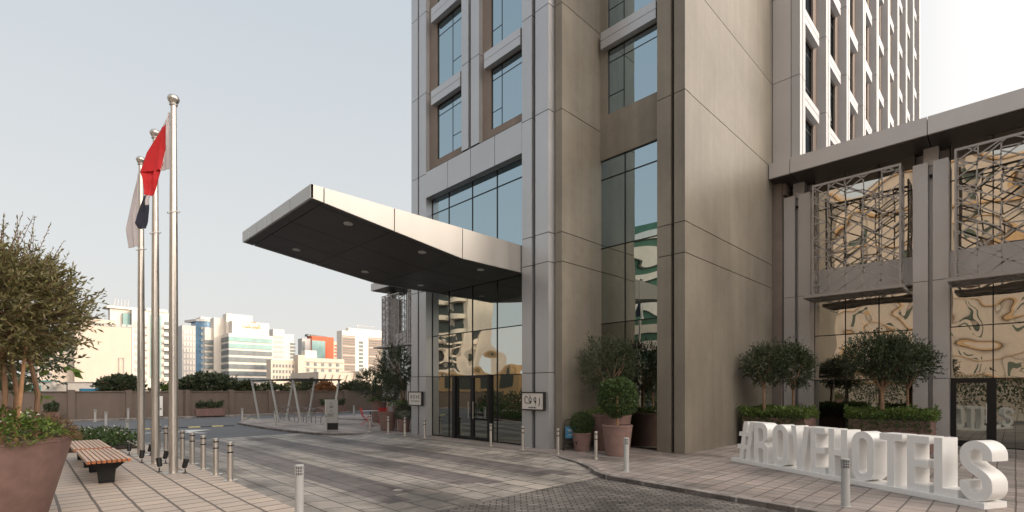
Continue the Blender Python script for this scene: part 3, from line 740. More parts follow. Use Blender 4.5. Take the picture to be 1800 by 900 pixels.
def screen(y0, y1, seed):
    zb, zt, xf = 5.02, 8.85, 19.62
    fr = MB(); W = y1 - y0; hh = zt - zb
    for (a, b) in ((y0, y0 + .05), (y1 - .05, y1)):
        fr.box(xf - .02, xf + .03, a, b, zb, zt); fr.box(20.25, 20.3, a, b, zb, zt)
        for z in (zb, zt - .05): fr.box(xf + .03, 20.25, a, b, z, z + .05)
    fr.box(xf - .02, xf + .03, y0 + .05, y1 - .05, zt - .07, zt); fr.box(xf - .02, xf + .03, y0 + .05, y1 - .05, zb, zb + .03)
    o = fr.build('lattice_screen', M['screen'], H_, world=True)
    la = MB()
    for a, b in lattice(W, hh, .5, seed): la.bar((xf, y0 + a[0], zb + a[1]), (xf, y0 + b[0], zb + b[1]), .034, .03, (1, 0, 0))
    la.build('front_lattice', M['screen'], o, world=True)
    for yy, sd in ((y0 + .025, 3), (y1 - .025, 5)):
        la = MB()
        for a, b in lattice(20.25 - xf, hh, .3, seed + sd): la.bar((xf + a[0], yy, zb + a[1]), (xf + b[0], yy, zb + b[1]), .026, .026, (0, 1, 0))
        la.build('side_lattice', M['screen'], o, world=True)
    # projecting ledge at the foot
    le = MB(); z = 4.86; x0, x1 = 18.95, 20.2
    le.box(x0, x0 + .05, y0 - .12, y1 + .12, z, z + .1).box(x1 - .05, x1, y0 - .12, y1 + .12, z, z + .1)
    le.box(x0 + .05, x1 - .05, y0 - .12, y0 - .07, z, z + .1).box(x0 + .05, x1 - .05, y1 + .07, y1 + .12, z, z + .1)
    for a, b in lattice(x1 - x0, W + .2, .4, seed + 9): le.bar((x0 + a[0], y0 - .1 + a[1], z + .05), (x0 + b[0], y0 - .1 + b[1], z + .05), .026, .03, (0, 0, 1))
    le.box(x0 + .06, x1 - .06, y0 - .05, y1 + .05, z + .075, z + .09)
    le.build('ledge', M['screen'], o, world=True)
    MB().box(20.5, 20.78, y0 - .32, y1 + .32, 5.15, 6.05).build('spandrel', M['wingpanel'], o, world=True)
gw = M['glass_wing']
jt = [5.63 - 3.76 * k for k in range(-9, 6)]
wing(-12, 6.32, jt); wing(16.62, 35.2, jt)
for yc in (5.63, 1.87, -1.89, -5.65): wpil(yc)
for k, (a, b) in enumerate(((2.30, 5.20), (-1.46, 1.44), (-5.22, -2.32))):
    ys_ = [a + (b - a) * i / 3 for i in range(4)]
    glazing(20.8, ys_, [0.02, 2.1, 3.72, 5.1, 6.1, 8.3, 9.42], [M['glass_dark'], gw, gw, M['glass_wing_up'], M['glass_wing_up'], M['glass_wing_up']], 'wing_glazing')
screen(2.52, 4.98, 11); screen(-1.22, 1.27, 23)
screen(31.5, 33.9, 31); screen(27.7, 30.3, 47)
for yc in (34.4, 30.9, 27.1, 23.4, 19.6): wpil(yc)
for a, b in ((31.3, 34.0), (27.5, 30.5), (23.8, 26.7), (20.0, 23.0)):
    glazing(20.8, [a, (a + b) / 2, b], [0.02, 2.1, 5.15, 9.42], M['glass_clear'], 'wing_glazing')
o = door(20.8, .50, 1.42, 2.09, .62, .12)
MB().box(20.74, 20.82, .40, .5, 0.02, 2.1).build('door_frame', M['mullion'], H_, world=True)
# PART3

# ================================================================== NEIGHBOURS SEEN IN THE GLASS, AND AN ADDED SHADING BLOCK (behind the camera)
def grid_building(name, label, cat, x0, x1, y0, y1, top, wm, wnm, face, nz, nh, z0=3, wh=1.6, ww=.6, group=None):
    """box building with inset window openings on one or more faces; every window is its own part"""
    T = thing(name, label, cat, ((x0 + x1) / 2, (y0 + y1) / 2, 0), group=group)
    MB().box(x0, x1, y0, y1, 0, top).box(x0 - .2, x1 + .2, y0 - .2, y1 + .2, top, top + .6).build('wall', wm, T, world=True)
    st = (top - z0) / nz
    for f in face:
        a, b = (y0, y1) if f in '+x-x' and 'x' in f else (x0, x1)
        for k in range(nz):
            for i in range(nh):
                c = a + (b - a) * (i + .5) / nh; h = (b - a) / nh * ww / 2; zz = z0 + st * k + .6; m = MB()
                if f == '+x': m.box(x1, x1 + .06, c - h, c + h, zz, zz + wh)
                if f == '-x': m.box(x0 - .06, x0, c - h, c + h, zz, zz + wh)
                if f == '-y': m.box(c - h, c + h, y0 - .06, y0, zz, zz + wh)
                if f == '+y': m.box(c - h, c + h, y1, y1 + .06, zz, zz + wh)
                m.build('window', wnm, T, world=True)
    return T
T = grid_building('apartment_block', 'beige block with green glass windows mirrored in the side wing glazing', 'building', -48, -30, -34, 20, 26, M['cream'], M['olivewin'], ['+x'], 6, 11, wh=1.5, ww=.26)
for k in range(7): MB().box(-30, -29.6, -34, 20, 3 + 3.85 * k - .3, 3 + 3.85 * k).build('ledge', M['orange'], T, world=True)
for i in range(12): MB().box(-30, -29.75, -33.5 + 4.5 * i, -32.9 + 4.5 * i, 0, 25.8).build('pier', M['cream2'], T, world=True)
T = thing('round_balcony_tower', 'cream tower with stacked round balconies mirrored in the entrance glass', 'building', (-43, 87, 0))
MB().box(-46, -40, 75.2, 104, 0, 23.5).build('wall', M['cream'], T, world=True)
for k in range(7):
    for i, yc in enumerate((78, 84, 90, 96, 102)):
        m = MB(); z = 2.5 + 3.3 * k; m.lathe([(2.1, z), (2.3, z + .1), (2.3, z + 1.2), (2.15, z + 1.2), (2.15, z + .3), (0.05, z + .3)], (-39.9, yc), 20)
        m.build('balcony', M['cream'], T, world=True, smooth=True)
        if i < 4: MB().box(-39.95, -39.8, yc + 2.6, yc + 3.9, z + .9, z + 2.4).build('window', M['shadewin'], T, world=True)
for k in range(7): MB().box(-40.03, -39.9, 76.2, 103.6, 3.6 + 3.3 * k, 5.0 + 3.3 * k - .4).build('window', M['shadewin'], T, world=True)
for i, yc in enumerate((78, 84, 90, 96, 102)):
    MB().box(-40.02, -39.85, yc - 1.7, yc + 1.7, 3.4, 22.5).build('glass_strip', M['shadewin'], T, world=True)
T = thing('banded_office', 'curved office with white and green bands mirrored in the centre glazing', 'building', (-40, 37, 0))
for k in range(9):
    z = 2.0 + 2.3 * k; arc = [(-32.5 + 3.2 * math.cos(a) , 37 + 12 * math.sin(a)) for a in [R(-80 + 160 * i / 14) for i in range(15)]]
    MB().prism([(-46, 25)] + arc + [(-46, 49)], z, z + 1.15).build('band', M['bwhite'], T, world=True)
    arc = [(-32.8 + 3.1 * math.cos(a) , 37 + 11.8 * math.sin(a)) for a in [R(-80 + 160 * i / 14) for i in range(15)]]
    MB().prism([(-45.8, 25.2)] + arc + [(-45.8, 48.8)], z + 1.15, z + 2.3).build('window_band', M['greenglass'], T, world=True)
MB().box(-45, -33, 26, 48, 0, 2).build('base', M['bgrey'], T, world=True)
T = grid_building('podium_block', 'low ochre block mirrored low in the entrance glass', 'building', -34, -26, 48, 66, 4.4, M['orange'], M['shadewin'], ['+x'], 1, 4, z0=1.5, wh=2, ww=.5)
# unseen block, added and sized to shade the forecourt
T = grid_building('shading_block', 'unseen block added behind the photographer to shade the forecourt', 'building', -16, 95, -78, -62, 28.0, M['cream2'], M['shadewin'], ['+y'], 6, 12, wh=1.8)
def hedge(name, label, x0, x1, y0, y1, h, n, cat='hedge', mleaf='leafdark'):
    T = thing(name, label, cat, ((x0 + x1) / 2, (y0 + y1) / 2, -.09))
    w, d = (x1 - x0) / 2, (y1 - y0) / 2
    box_plants(T, -w, w, -d, d, 0, h, n, M[mleaf], .22, .12, 'foliage', .3)
    m = MB()
    for i in range(int(max(w, d) * 2 / 1.5)):
        t = -1 + 2 * (i + .5) / int(max(w, d) * 2 / 1.5); m.tube([(t * w * (w > d), t * d * (d >= w), 0), (t * w * (w > d) + .05, t * d * (d >= w), h * .7)], .03, 5)
    m.build('stems', M['bark'], T)
hedge('hedge', 'dark clipped hedge across the road mirrored at the foot of the side wing glass', -14, -11.5, -16, 14, 3.4, 7000)
hedge('hedge', 'low dark hedge mirrored at the foot of the entrance doors', -14, -12, 18, 44, 1.7, 5000)

# ================================================================== SKYLINE (real distance, real size)
def ribbon(T, x0, x1, y, z0, z1, m, name='window', d=.25):
    return MB().box(x0, x1, y - d, y, z0, z1).build(name, M[m], T, world=True)
def span(u0, u1, y): return at(u0, y=y)[0], at(u1, y=y)[0]
def zt(v, u, y): return at(u, v, y=y)[2]
# blank beige block on the left
y = 150; x0, x1 = span(131, 231, y)
T = thing('blank_walled_block', 'beige block with large blank sunlit wall left of the flagpoles', 'building', ((x0+x1)/2, y, 0))
MB().box(x0, x1, y, y + 60, 0, zt(573, 180, y)).build('wall', M['cream'], T, world=True)
MB().box(x0 + 1.5, x1 - 3, y + 1, y + 14, zt(573, 180, y), zt(561, 180, y)).build('roof_parapet', M['cream'], T, world=True)
MB().box(x0 - 6, x0 - .01, y + 3, y + 70, 0, zt(616, 120, y)).build('side_wing', M['cream2'], T, world=True)
for v in (633, 656): MB().box(x0 - 4.6, x0 - 3.6, y + 2.85, y + 3, zt(v + 3, 117, y), zt(v, 117, y)).build('window', M['bwin'], T, world=True)
for i in range(8): MB().box(x0 + 3 + i * 1.1, x0 + 3.8 + i * 1.1, y + .4, y + .9, zt(572, 180, y), zt(567, 180, y)).build('roof_vent', M['bgrey'], T, world=True)
MB().tube([(x0 + 8, y - .3, 0), (x0 + 8, y - .3, 9.5)], .08, 6).tube([(x0 + 8.9, y - .3, 0), (x0 + 8.9, y - .3, 9.5)], .08, 6).tube([(x0 + 8, y - .3, 9.4), (x0 + 8.9, y - .3, 9.4)], .08, 6).build('ladder', M['bgrey'], T, world=True)
# balcony tower behind it
y = 215; x0, x1 = span(196, 300, y); xm = at(232, y=y)[0]; xt = at(219, y=y)[0]
T = thing('balcony_tower', 'white apartment tower with teal glass strip and balconies behind the blank beige block', 'building', ((x0+x1)/2, y, 0))
tp = zt(547, 262, y)
MB().box(xm, x1, y, y + 7, 0, tp).box(x0, xm, y + 4, y + 9, 0, zt(541, 215, y)).build('wall', M['bwhite'], T, world=True)
MB().box(xm + 4, x1 - 1, y - .4, y + 7, tp, tp + 1.0).box(x0 - 1, xm + 4, y + 3, y + 9, zt(541, 215, y), zt(537, 215, y)).build('roof', M['bwhite'], T, world=True)
a, b = span(218, 231, y); MB().box(a, b, y + 2.5, y + 4, zt(578, 225, y), zt(549, 225, y)).build('window', M['bwin2'], T, world=True)
a, b = span(264, 283, y); MB().box(a, b, y - .4, y, 6, zt(553, 270, y)).build('glass_strip', M['bwin2'], T, world=True)
for i in range(5): MB().tube([(x0 + 1 + i, y + 4.5, tp), (x0 + 1.6 + i * .9, y + 6, tp + 4)], .15, 5).build('roof_pergola', M['bgrey'], T, world=True)
for k in range(8):
    z = zt(577 + 13 * k, 290, y)
    a, b = span(287, 300, y); m = MB().box(a, b, y - 1.6, y, z - .3, z + .05).box(a, b, y - 1.6, y - 1.5, z + .05, z + 1.0); m.build('balcony', M['bwhite'], T, world=True)
    a, b = span(289, 297, y); ribbon(T, a, b, y, z + .3, z + 2.3, 'bwin')
    a, b = span(253, 259, y); MB().box(a, b, y - 1.2, y, z - .3, z + .8).build('balcony', M['bgrey'], T, world=True)
    a, b = span(237, 242, y); ribbon(T, a, b, y, z + .2, z + 1.6, 'bgrey')
# blue glass block
y = 300; x0, x1 = span(320, 378, y); xm = at(344, y=y)[0]
T = thing('blue_glass_block', 'office block with dark blue curved glass corner, just right of the front flagpole', 'building', ((x0+x1)/2, y, 0))
MB().box(x0, xm, y, y + 10, 0, zt(572, 330, y)).build('wall', M['bgrey'], T, world=True)
arc = [(xm + (x1 - xm) * i / 8, y - 2.6 * math.sin(math.pi * i / 8)) for i in range(9)]
MB().prism(arc + [(x1, y + 10), (xm, y + 10)], 0, zt(566, 360, y)).build('glass_front', M['bwinblue'], T, world=True)
MB().prism([(p[0], p[1] - .4) for p in arc] + [(x1, y + 10), (xm - 3, y + 10)], zt(566, 360, y), zt(562, 360, y)).build('roof', M['bgrey'], T, world=True)
a, b = span(358, 376, y); MB().box(a, b, y + 6, y + 20, zt(562, 360, y), zt(555, 365, y)).build('roof_room', M['bwhite'], T, world=True)
for k in range(9):
    for i in range(4):
        a, b = span(322.5 + 5.4 * i, 326 + 5.4 * i, y); z = zt(580 + 10.6 * k, 330, y); ribbon(T, a, b, y, z - 2.2, z, 'bwhite')
for k in range(10):
    z = zt(575 + 10.3 * k, 350, y); a, b = span(351, 357, y); ribbon(T, a, b, y - 2.2, z - 1.4, z, 'bwin')
# big white banded building
y = 240; xa, xb = span(402, 480, y); tp = zt(588, 440, y)
T = thing('banded_white_block', 'large white office with dark ribbon windows and orange rooftop lettering', 'building', ((xa+xb)/2, y, 0))
MB().box(xa, xb, y, y + 10.5, 0, tp).build('wall', M['bwhite'], T, world=True)
for k in range(7):
    v = [594, 605.5, 617, 629, 641, 653, 664][k]; z = zt(v, 440, y)
    MB().box(xa - .02, xb - .5, y - .3, y + .02, z - 1.9, z).build('window_band', M['bwin2'] if k < 2 else M['bwin'], T, world=True)
    MB().box(xa - .2, xa, y + .02, y + 10.4, z - 1.9, z).build('window_band', M['bwin'], T, world=True)
a, b = span(398, 444, y + 8); MB().box(a, b, y + 8, y + 14, tp, zt(553, 420, y + 8)).build('roof_room', M['bwhite'], T, world=True)
a, b = span(408, 473, y + 3); c1 = MB().box(a, b, y + 3, y + 9, tp, zt(566, 440, y + 3)).build('roof_room', M['bwhite'], T, world=True)
a, b = span(376, 397, y + 12); MB().box(a, b, y + 12, y + 18, 0, zt(559, 386, y + 12)).build('stair_tower', M['bwhite'], T, world=True)
a, b = span(360, 376.4, y + 14); MB().box(a, b, y + 14, y + 17, 0, zt(576, 368, y + 14)).build('balcony_wing', M['bwhite'], T, world=True)
for k in range(5): z = zt(598 + 10.8 * k, 368, y + 14); MB().box(a - .1, b - .1, y + 13.2, y + 14, z - 1.7, z).build('window_band', M['bwin'], T, world=True)
# lettering on the roof room: linked letter shapes in orange
lt = MB(); a, b = span(426, 458, y + 3); zc = zt(575.5, 440, y + 3); ww = (b - a) / 30
xx = a; rr = random.Random(5)
for i, (h0, h1) in enumerate([(0, .9), (0, 0), (0, .5), (-.8, .2), (0, .6), (0, 1.6), (0, .6), (0, 0), (-.8, .3), (0, .6), (0, .8), (-.6, .6), (0, .6), (0, 1.6), (0, 1.6)]):
    X = a + i * (b - a) / 15
    if i not in (1, 7): lt.box(X, X + ww * 1.9, y + 2.85, y + 2.97, zc - .25, zc)
    lt.box(X + ww * .8, X + ww * 1.3, y + 2.84, y + 2.97, zc + h0 * .9, zc + h1 * .9 + .15)
    if i % 3 == 1: lt.box(X + ww * .2, X + ww * .7, y + 2.84, y + 2.97, zc + 1.3, zc + 1.6)
lt.box(a + (b - a) * .45, a + (b - a) * .75, y + 2.85, y + 2.97, zc + 2.3, zc + 2.6)
lt.build('roof_lettering', M['letterorange'], T, world=True)
# striped block behind
y = 320; x0, x1 = span(480, 520, y)
T = thing('grey_striped_block', 'pale office with grey and tan horizontal stripes between the banded white office and low hotel', 'building', ((x0+x1)/2, y, 0))
MB().box(x0, at(500, y=y)[0], y, y + 8, 0, zt(579, 490, y)).box(at(500, y=y)[0], x1, y + 3, y + 8, 0, zt(587, 510, y)).build('wall', M['bwhite'], T, world=True)
a, b = span(480, 498, y)
for k in range(8): z = zt(590 + 8.5 * k, 490, y); ribbon(T, a, b, y, z - 1.6, z, 'bgrey', 'window_band')
a, b = span(510, 519, y + 3)
for k in range(5): z = zt(602 + 6 * k, 515, y); ribbon(T, a, b, y + 3, z - 1.4, z, 'bwin', 'window_band')
# low cream hotel
y = 205; x0, x1 = span(481, 606, y); xm, xn = span(524, 536, y)
T = thing('low_cream_block', 'four storey cream block with square windows and tall corner pier behind the bicycle shelter', 'building', ((x0+x1)/2, y, 0))
MB().box(x0, xm, y + 3, y + 8, 0, zt(632, 500, y)).box(xn, x1, y + .5, y + 8, 0, zt(630, 570, y)).build('wall', M['cream'], T, world=True)
MB().box(xm, xn, y, y + 5, 0, zt(624, 530, y)).build('corner_pier', M['cream2'], T, world=True)
a, b = span(543, 564, y); MB().box(a, b, y + 4, y + 8, zt(630, 560, y), zt(615, 553, y)).build('roof_room', M['bwhite'], T, world=True)
for k in range(3):
    for i in range(7):
        a, b = span(485 + 5.6 * i, 487.6 + 5.6 * i, y); z = zt(640 + 10 * k, 500, y); ribbon(T, a, b, y + 3, z - 1.2, z, 'bwin')
    for i in range(5):
        a, b = span(540 + 13 * i, 544.6 + 13 * i, y); z = zt(638 + 10.5 * k, 570, y); ribbon(T, a, b, y + .5, z - 1.3, z, 'bwin')
    a, b = span(537, 604, y); z = zt(635.5 + 10.5 * k, 570, y); MB().box(a, b, y + .1, y + .5, z - .3, z).build('ledge', M['cream'], T, world=True)
# red block
y = 340; x0, x1 = span(532, 596, y)
T = thing('red_clad_block', 'orange red clad block with curved glass front and roof plant', 'building', ((x0+x1)/2, y, 0))
MB().box(x0, at(548, y=y)[0], y + 1, y + 8, 0, zt(595, 540, y)).build('side_wall', M['bgrey'], T, world=True)
a, b = span(548, 586.5, y); MB().box(a, b, y, y + 8, 0, zt(592, 570, y)).build('wall', M['bred'], T, world=True)
a, b = span(586.5, 596, y); MB().box(a, b, y + 2, y + 7, 0, zt(600, 590, y)).build('side_tower', M['cream'], T, world=True)
a, b = span(548, 571, y); MB().box(a, b, y - .6, y, 0, zt(599, 560, y)).build('glass_front', M['bwin2'], T, world=True)
a, b = span(533, 537, y); MB().box(a, b, y + .6, y + 1, 0, zt(600, 535, y)).build('glass_strip', M['bwin'], T, world=True)
a, b = span(544, 580, y)
for i in range(7): X = a + (b - a) * i / 7; MB().box(X, X + (b-a) / 8.5, y + 3, y + 8, zt(592, 570, y), zt(588.5, 570, y) - i * .12).build('roof_unit', M['bwin'], T, world=True)
a, b = span(588, 594, y + 2)
for k in range(6): z = zt(606 + 6 * k, 590, y); ribbon(T, a, b, y + 2, z - 1, z, 'bred')
# brown striped block
y = 290; x0, x1 = span(601, 676, y); xm, xn = span(625, 652, y)
T = thing('brown_louvred_block', 'white and brown louvred office beside the hotel side wing', 'building', ((x0+x1)/2, y, 0))
MB().box(x0, x1, y, y + 7, 0, zt(584, 640, y)).build('wall', M['bwhite'], T, world=True)
a, b = span(610, 670, y + 4); MB().box(a, b, y + 2, y + 6, zt(584, 640, y), zt(578, 640, y)).build('roof_room', M['bwhite'], T, world=True)
for (p, q) in ((602, 624), (648, 675)):
    a, b = span(p, q, y); ribbon(T, a, b, y, zt(652, 610, y), zt(590, 610, y), 'bbrown', 'louvre_panel')
    for k in range(15): z = zt(592 + 4 * k, 610, y); MB().box(a, b, y - .45, y - .25, z - .35, z).build('louvre', M['bwhite'] if k % 4 == 0 else M['bwin'], T, world=True)
a, b = span(631, 638, y)
for k in range(8): z = zt(600 + 6.8 * k, 634, y); ribbon(T, a, b, y, z - 1.5, z, 'bwin')
a = at(641, y=y)[0]
MB().tube([(a, y + 10, zt(578, 641, y)), (a, y + 10, zt(569, 641, y))], .3, 6).tube([(a - 1, y + 10, zt(570, 641, y)), (a + 12, y + 10, zt(570, 641, y))], .25, 6).build('roof_crane', M['bgrey'], T, world=True)
# low relief wall building
y = 120; x0, x1 = span(566, 720, y)
T = thing('low_relief_hall', 'low beige hall with arched relief panels behind the flat topped tree', 'building', ((x0+x1)/2, y, 0))
MB().box(x0, at(632, y=y)[0], y + 2, y + 20, 0, zt(654, 600, y)).box(at(632, y=y)[0], x1, y, y + 20, 0, zt(653, 660, y)).build('wall', M['cream2'], T, world=True)
for i in range(5):
    a, b = span(570 + 12.5 * i, 579.5 + 12.5 * i, y + 2); zc = zt(657, 600, y)
    MB().prism([(0, 0), (b - a, 0), (b - a, 4.2), ((b - a) * .7, 5.4), ((b - a) * .3, 5.4), (0, 4.2)], 0, .5).build('relief_panel', M['cream'], T, loc=(a - T.location.x, y + 2 - T.location.y, zc - 5.6)).rotation_euler = (R(90), 0, 0)
# low sheds just behind the boundary wall
y = 62; x0, x1 = span(30, 152, y)
T = thing('low_shed', 'low pale shed with teal doors behind the boundary wall', 'shed', ((x0+x1)/2, y, 0))
MB().box(x0, at(92, y=y)[0], y, y + 12, 0, zt(671, 80, y)).box(at(92, y=y)[0], at(118, y=y)[0], y + 1, y + 12, 0, zt(674, 80, y)).build('wall', M['bwhite'], T, world=True)
a, b = span(44, 72, y); MB().box(a, b, y - .06, y, 0.2, zt(677, 60, y)).build('door', M['teal'], T, world=True)
a, b = span(80, 99, y); MB().box(a, b, y - .06, y, 0.2, zt(683, 80, y)).build('door', M['bgrey'], T, world=True)
a, b = span(42, 106, y); MB().box(a, b, y - .1, y + 6, zt(671, 60, y), zt(668.5, 60, y)).build('roof', M['teal'], T, world=True)
a = at(94, y=y)[0]; MB().lathe([(.16, zt(680, 90, y)), (.2, zt(676, 90, y)), (.15, zt(670, 90, y))], (a, y - .5), 12).build('roof_tank', M['bwhite'], T, world=True)
y = 66; x0, x1 = span(119, 193, y)
T = thing('low_white_store', 'low white flat roofed store in front of the blank beige block', 'shed', ((x0+x1)/2, y, 0))
MB().box(x0, at(167, y=y)[0], y, y + 10, 0, zt(672, 140, y)).box(at(167, y=y)[0], x1, y + .6, y + 10, 0, zt(673.5, 180, y)).build('wall', M['bwhite'], T, world=True)
MB().box(x0 - .1, x1 + .1, y - .1, y + 10.1, zt(672, 140, y), zt(671, 140, y)).build('roof', M['bgrey'], T, world=True)
y = 50; x0, x1 = span(144, 176, y)
T = thing('blue_container', 'bright blue container roof just showing above the boundary wall', 'container', ((x0+x1)/2, y, 0))
MB().box(x0, x1, y, y + 2.4, 0, zt(683, 160, y)).build('body', M['bluec'], T, world=True)
m = MB()
for i in range(11): X = x0 + .1 + (x1 - x0 - .2) * i / 10; m.box(X - .03, X + .03, y - .05, y, .1, zt(683.5, 160, y))
m.build('ribbing', M['bluec'], T, world=True)

# boundary wall ---------------------------------------------------------
T = thing('boundary_wall', 'long brown rendered boundary wall with piers across the road', 'wall', (12, 40, 0))
MB().box(-16, 38, 40, 40.2, -.2, 1.62).build('wall_panel', M['wall'], T, world=True)
MB().box(-16, 38, 39.94, 40.26, 1.62, 1.68).build('coping', M['wall'], T, world=True)
for u0, u1 in ((-60, -48), (20, 32), (119, 132), (221, 232), (313, 321), (325, 333), (402, 411), (471, 479), (543, 550), (604, 611), (655, 661)):
    a, b = span(u0, u1, 40); MB().box(a, b, 39.86, 40.3, -.2, 1.76).build('pier', M['wall'], T, world=True)
def wall_box(u0, u1, y, label, ztop=.5, w=.8):
    a, b = span(u0, u1, y); T = thing('trough_planter', label, 'planter', ((a + b) / 2, y, -.08), group='planters along the boundary wall')
    h = (b - a) / 2; m = MB().box(-h, h, -.3, .3, 0, ztop + .08).box(-h + .05, h - .05, -.25, .25, ztop + .08, ztop + .085); m.build('box', M['terracotta'], T, bevel=.02)
    box_plants(T, -h + .1, h - .1, -.22, .22, ztop, ztop + .62, 1400, M['leafdark'], .13, .06, 'plants', .05)
wall_box(343, 393, 38.4, 'brown trough planter of dark shrubs at the wall, right of the front flagpole')
wall_box(562, 606, 38.6, 'brown trough planter of shrubs at the wall, mostly hidden by the wayfinding totem')
wall_box(76, 104, 38.8, 'brown trough planter with shrub at the wall, above the tree planter')
T = thing('meter_cabinet', 'slim white cabinet standing against the boundary wall', 'cabinet', (at(280.5, y=39.5)[0], 39.5, -.08))
MB().box(-.16, .16, -.12, .12, .12, 1.42).build('body', M['white'], T, bevel=.01); MB().box(-.15, .15, -.11, .11, 0, .12).build('plinth', M['black'], T)
MB().box(-.1, .1, -.128, -.12, .55, .62).build('vent', M['black'], T)
# trees behind the wall
def far_tree(u, y, cz, rad, n, ml, label, name='broad_tree', trunk=True, flatness=1):
    X = at(u, y=y)[0]; T = thing(name, label, 'tree', (X, y, -.1), group='trees beyond the boundary wall')
    m = MB(); m.tube([(0, 0, 0), (.1, 0, cz * .5), (0, .1, cz - rad[2] * .5)], [.22, .16, .12], 8)
    for i in range(8):
        a = 2 * math.pi * i / 8 + random.random(); m.tube([(0, .1, cz - rad[2] * .6), (rad[0] * .4 * math.cos(a), rad[1] * .4 * math.sin(a), cz - rad[2] * .1), (rad[0] * .8 * math.cos(a), rad[1] * .8 * math.sin(a), cz + rad[2] * .2)], [.09, .06, .02], 6)
    m.build('trunk', M['bark'], T)
    P, D, L, W, *_ = twig_crown((0, 0, cz - .1), (rad[0] * .74, rad[1] * .74, rad[2] * .62), int(n * .9), 12, .26, .2, .11, up=.3, hollow=.3, lumps=14, lump=.3)
    leaves(P, D, L, W, 'crown', M[ml], T)
far_tree(211, 50, 2.25, (1.9, 1.8, 1.1), 700, 'leafdark', 'broad flat topped tree behind the wall, left of the flagpoles')
far_tree(361, 50, 2.3, (2.9, 2.5, 1.5), 1400, 'leafdark', 'widest dark tree behind the wall, below the banded white office')
far_tree(308, 52, 1.8, (1.0, 1.1, 1.1), 300, 'leafbright', 'palm like bright green tree behind the wall, beside the front flagpole')
far_tree(283, 54, 1.7, (1.2, 1.2, 1.0), 240, 'leaffar', 'mid green tree behind the wall, between the flagpoles')
far_tree(430, 50, 1.9, (1.5, 1.5, 1.15), 600, 'leaffar', 'bushy tree behind the wall, left of the bicycle shelter')
far_tree(480, 58, 1.7, (1.9, 1.8, 1.4), 450, 'leaffar', 'olive green tree behind the wall, at the left end of the bicycle shelter')
far_tree(518, 60, 1.8, (2.0, 1.8, 1.6), 520, 'olive', 'dull brown green tree behind the wall, above the middle of the bicycle shelter')
far_tree(545, 56, 1.9, (1.6, 1.5, 1.7), 500, 'leafdark', 'tall dark tree behind the wall, above the right of the bicycle shelter')
far_tree(572, 52, 1.9, (1.4, 1.4, 1.2), 500, 'leaforange', 'orange brown leaved tree behind the wall, above the wayfinding totem', 'autumn_tree')
far_tree(622, 52, 2.0, (2.3, 2.2, 1.1), 900, 'leaffar', 'flat topped green tree behind the wall, left of the potted trees')
far_tree(664, 56, 1.7, (1.5, 1.5, 1.1), 400, 'leaffar', 'small green tree behind the wall, partly hidden by the potted trees')
far_tree(-20, 48, 1.8, (2.6, 2.2, 1.2), 500, 'leafdark', 'dark tree behind the wall at the left edge of the view')

# ================================================================== STREET FURNITURE
# steel bollards -------------------------------------------------------
def steel_bollard(label, loc, group, h=.84, r=.055):
    T = thing('bollard', label, 'bollard', loc, group=group)
    MB().lathe([(r, 0), (r, h - .16), (r - .006, h - .155), (r - .006, h - .15), (r, h - .145), (r, h - .01), (r - .01, h)], n=24).build('post', M['steel'], T, smooth=True)
    sl_ = MB()
    for z in (h - .07, h - .2): sl_.lathe([(r + .001, z - .013), (r + .001, z + .013)], n=24)
    o = sl_.build('reflector_slots', M['black'], T, smooth=True)
    MB().lathe([(r + .075, 0.004), (r + .075, .012), (r + .06, .014), (r - .02, .014)], n=24).build('base_plate', M['steel'], T, smooth=True)
    return T
B0 = steel_bollard('steel bollard nearest the camera in the row beside the flagpoles', (2.9, 10.66, 0), 'steel bollards beside the flagpoles', .75, .052)
lab = ['second', 'third', 'fourth', 'fifth', 'sixth', 'seventh', 'eighth']
for i in range(1, 8):
    c = copy_tree(B0); c.location = (2.9, 10.66 + .99 * i, 0); c.rotation_euler.z = random.uniform(-.2, .2)
    c['label'] = '%s steel bollard from the camera in the row beside the flagpoles' % lab[i - 1]
def slim(label, loc, first=None):
    if first: c = copy_tree(first); c.location = loc; c['label'] = label; c.rotation_euler.z = random.random(); return c
    return steel_bollard(label, loc, 'slim bollards along the hotel front', .70, .045)
S0 = slim('slim steel bollard in front of the round potted ficus', (10.45, 7.52, 0))
for l, y in (('slim steel bollard in front of the luggage trolley', 8.79), ('slim steel bollard just in front of the arabic wall sign', 10.13), ('slim steel bollard right of the entrance doors', 11.52),
             ('slim steel bollard left of the entrance doors', 15.1), ('slim steel bollard just right of the small potted ball shrub', 16.4),
             ('slim steel bollard in front of the big brown pot by the tables', 17.6), ('slim steel bollard beside the round cafe table, farthest along the front', 19.05)):
    slim(l, (10.47, y, 0), S0)
# grey lighting bollards -------------------------------------------------
def light_bollard(label, loc):
    T = thing('light_bollard', label, 'bollard light', loc, group='grey lighting bollards'); h = .72; r = .057
    MB().lathe([(r + .02, 0), (r + .02, .006), (r, .008), (r, h - .17)], n=24).build('post', M['greypaint'], T, smooth=True)
    hd = MB(); hd.lathe([(r + .002, h - .168), (r + .002, h - .14)], n=24); hd.lathe([(r + .002, h - .02), (r + .002, h - .005), (r - .01, h)], n=24)
    for k in range(16):
        a = 2 * math.pi * k / 16; p = (r * math.cos(a), r * math.sin(a)); hd.tube([(p[0], p[1], h - .14), (p[0], p[1], h - .02)], .0055, 4)
    for z in (h - .065, h - .1): hd.lathe([(r - .002, z - .005), (r + .003, z - .005), (r + .003, z + .005), (r - .002, z + .005)], n=24)
    hd.build('louvred_head', M['greypaint'], T, smooth=True)
    MB().lathe([(r - .014, h - .15), (r - .014, h - .01)], n=16).build('lens', M['darksteel'], T, smooth=True)
    return T
L0 = light_bollard('grey lighting bollard cut by the bottom edge, nearest the camera', (2.75, 6.95, 0))
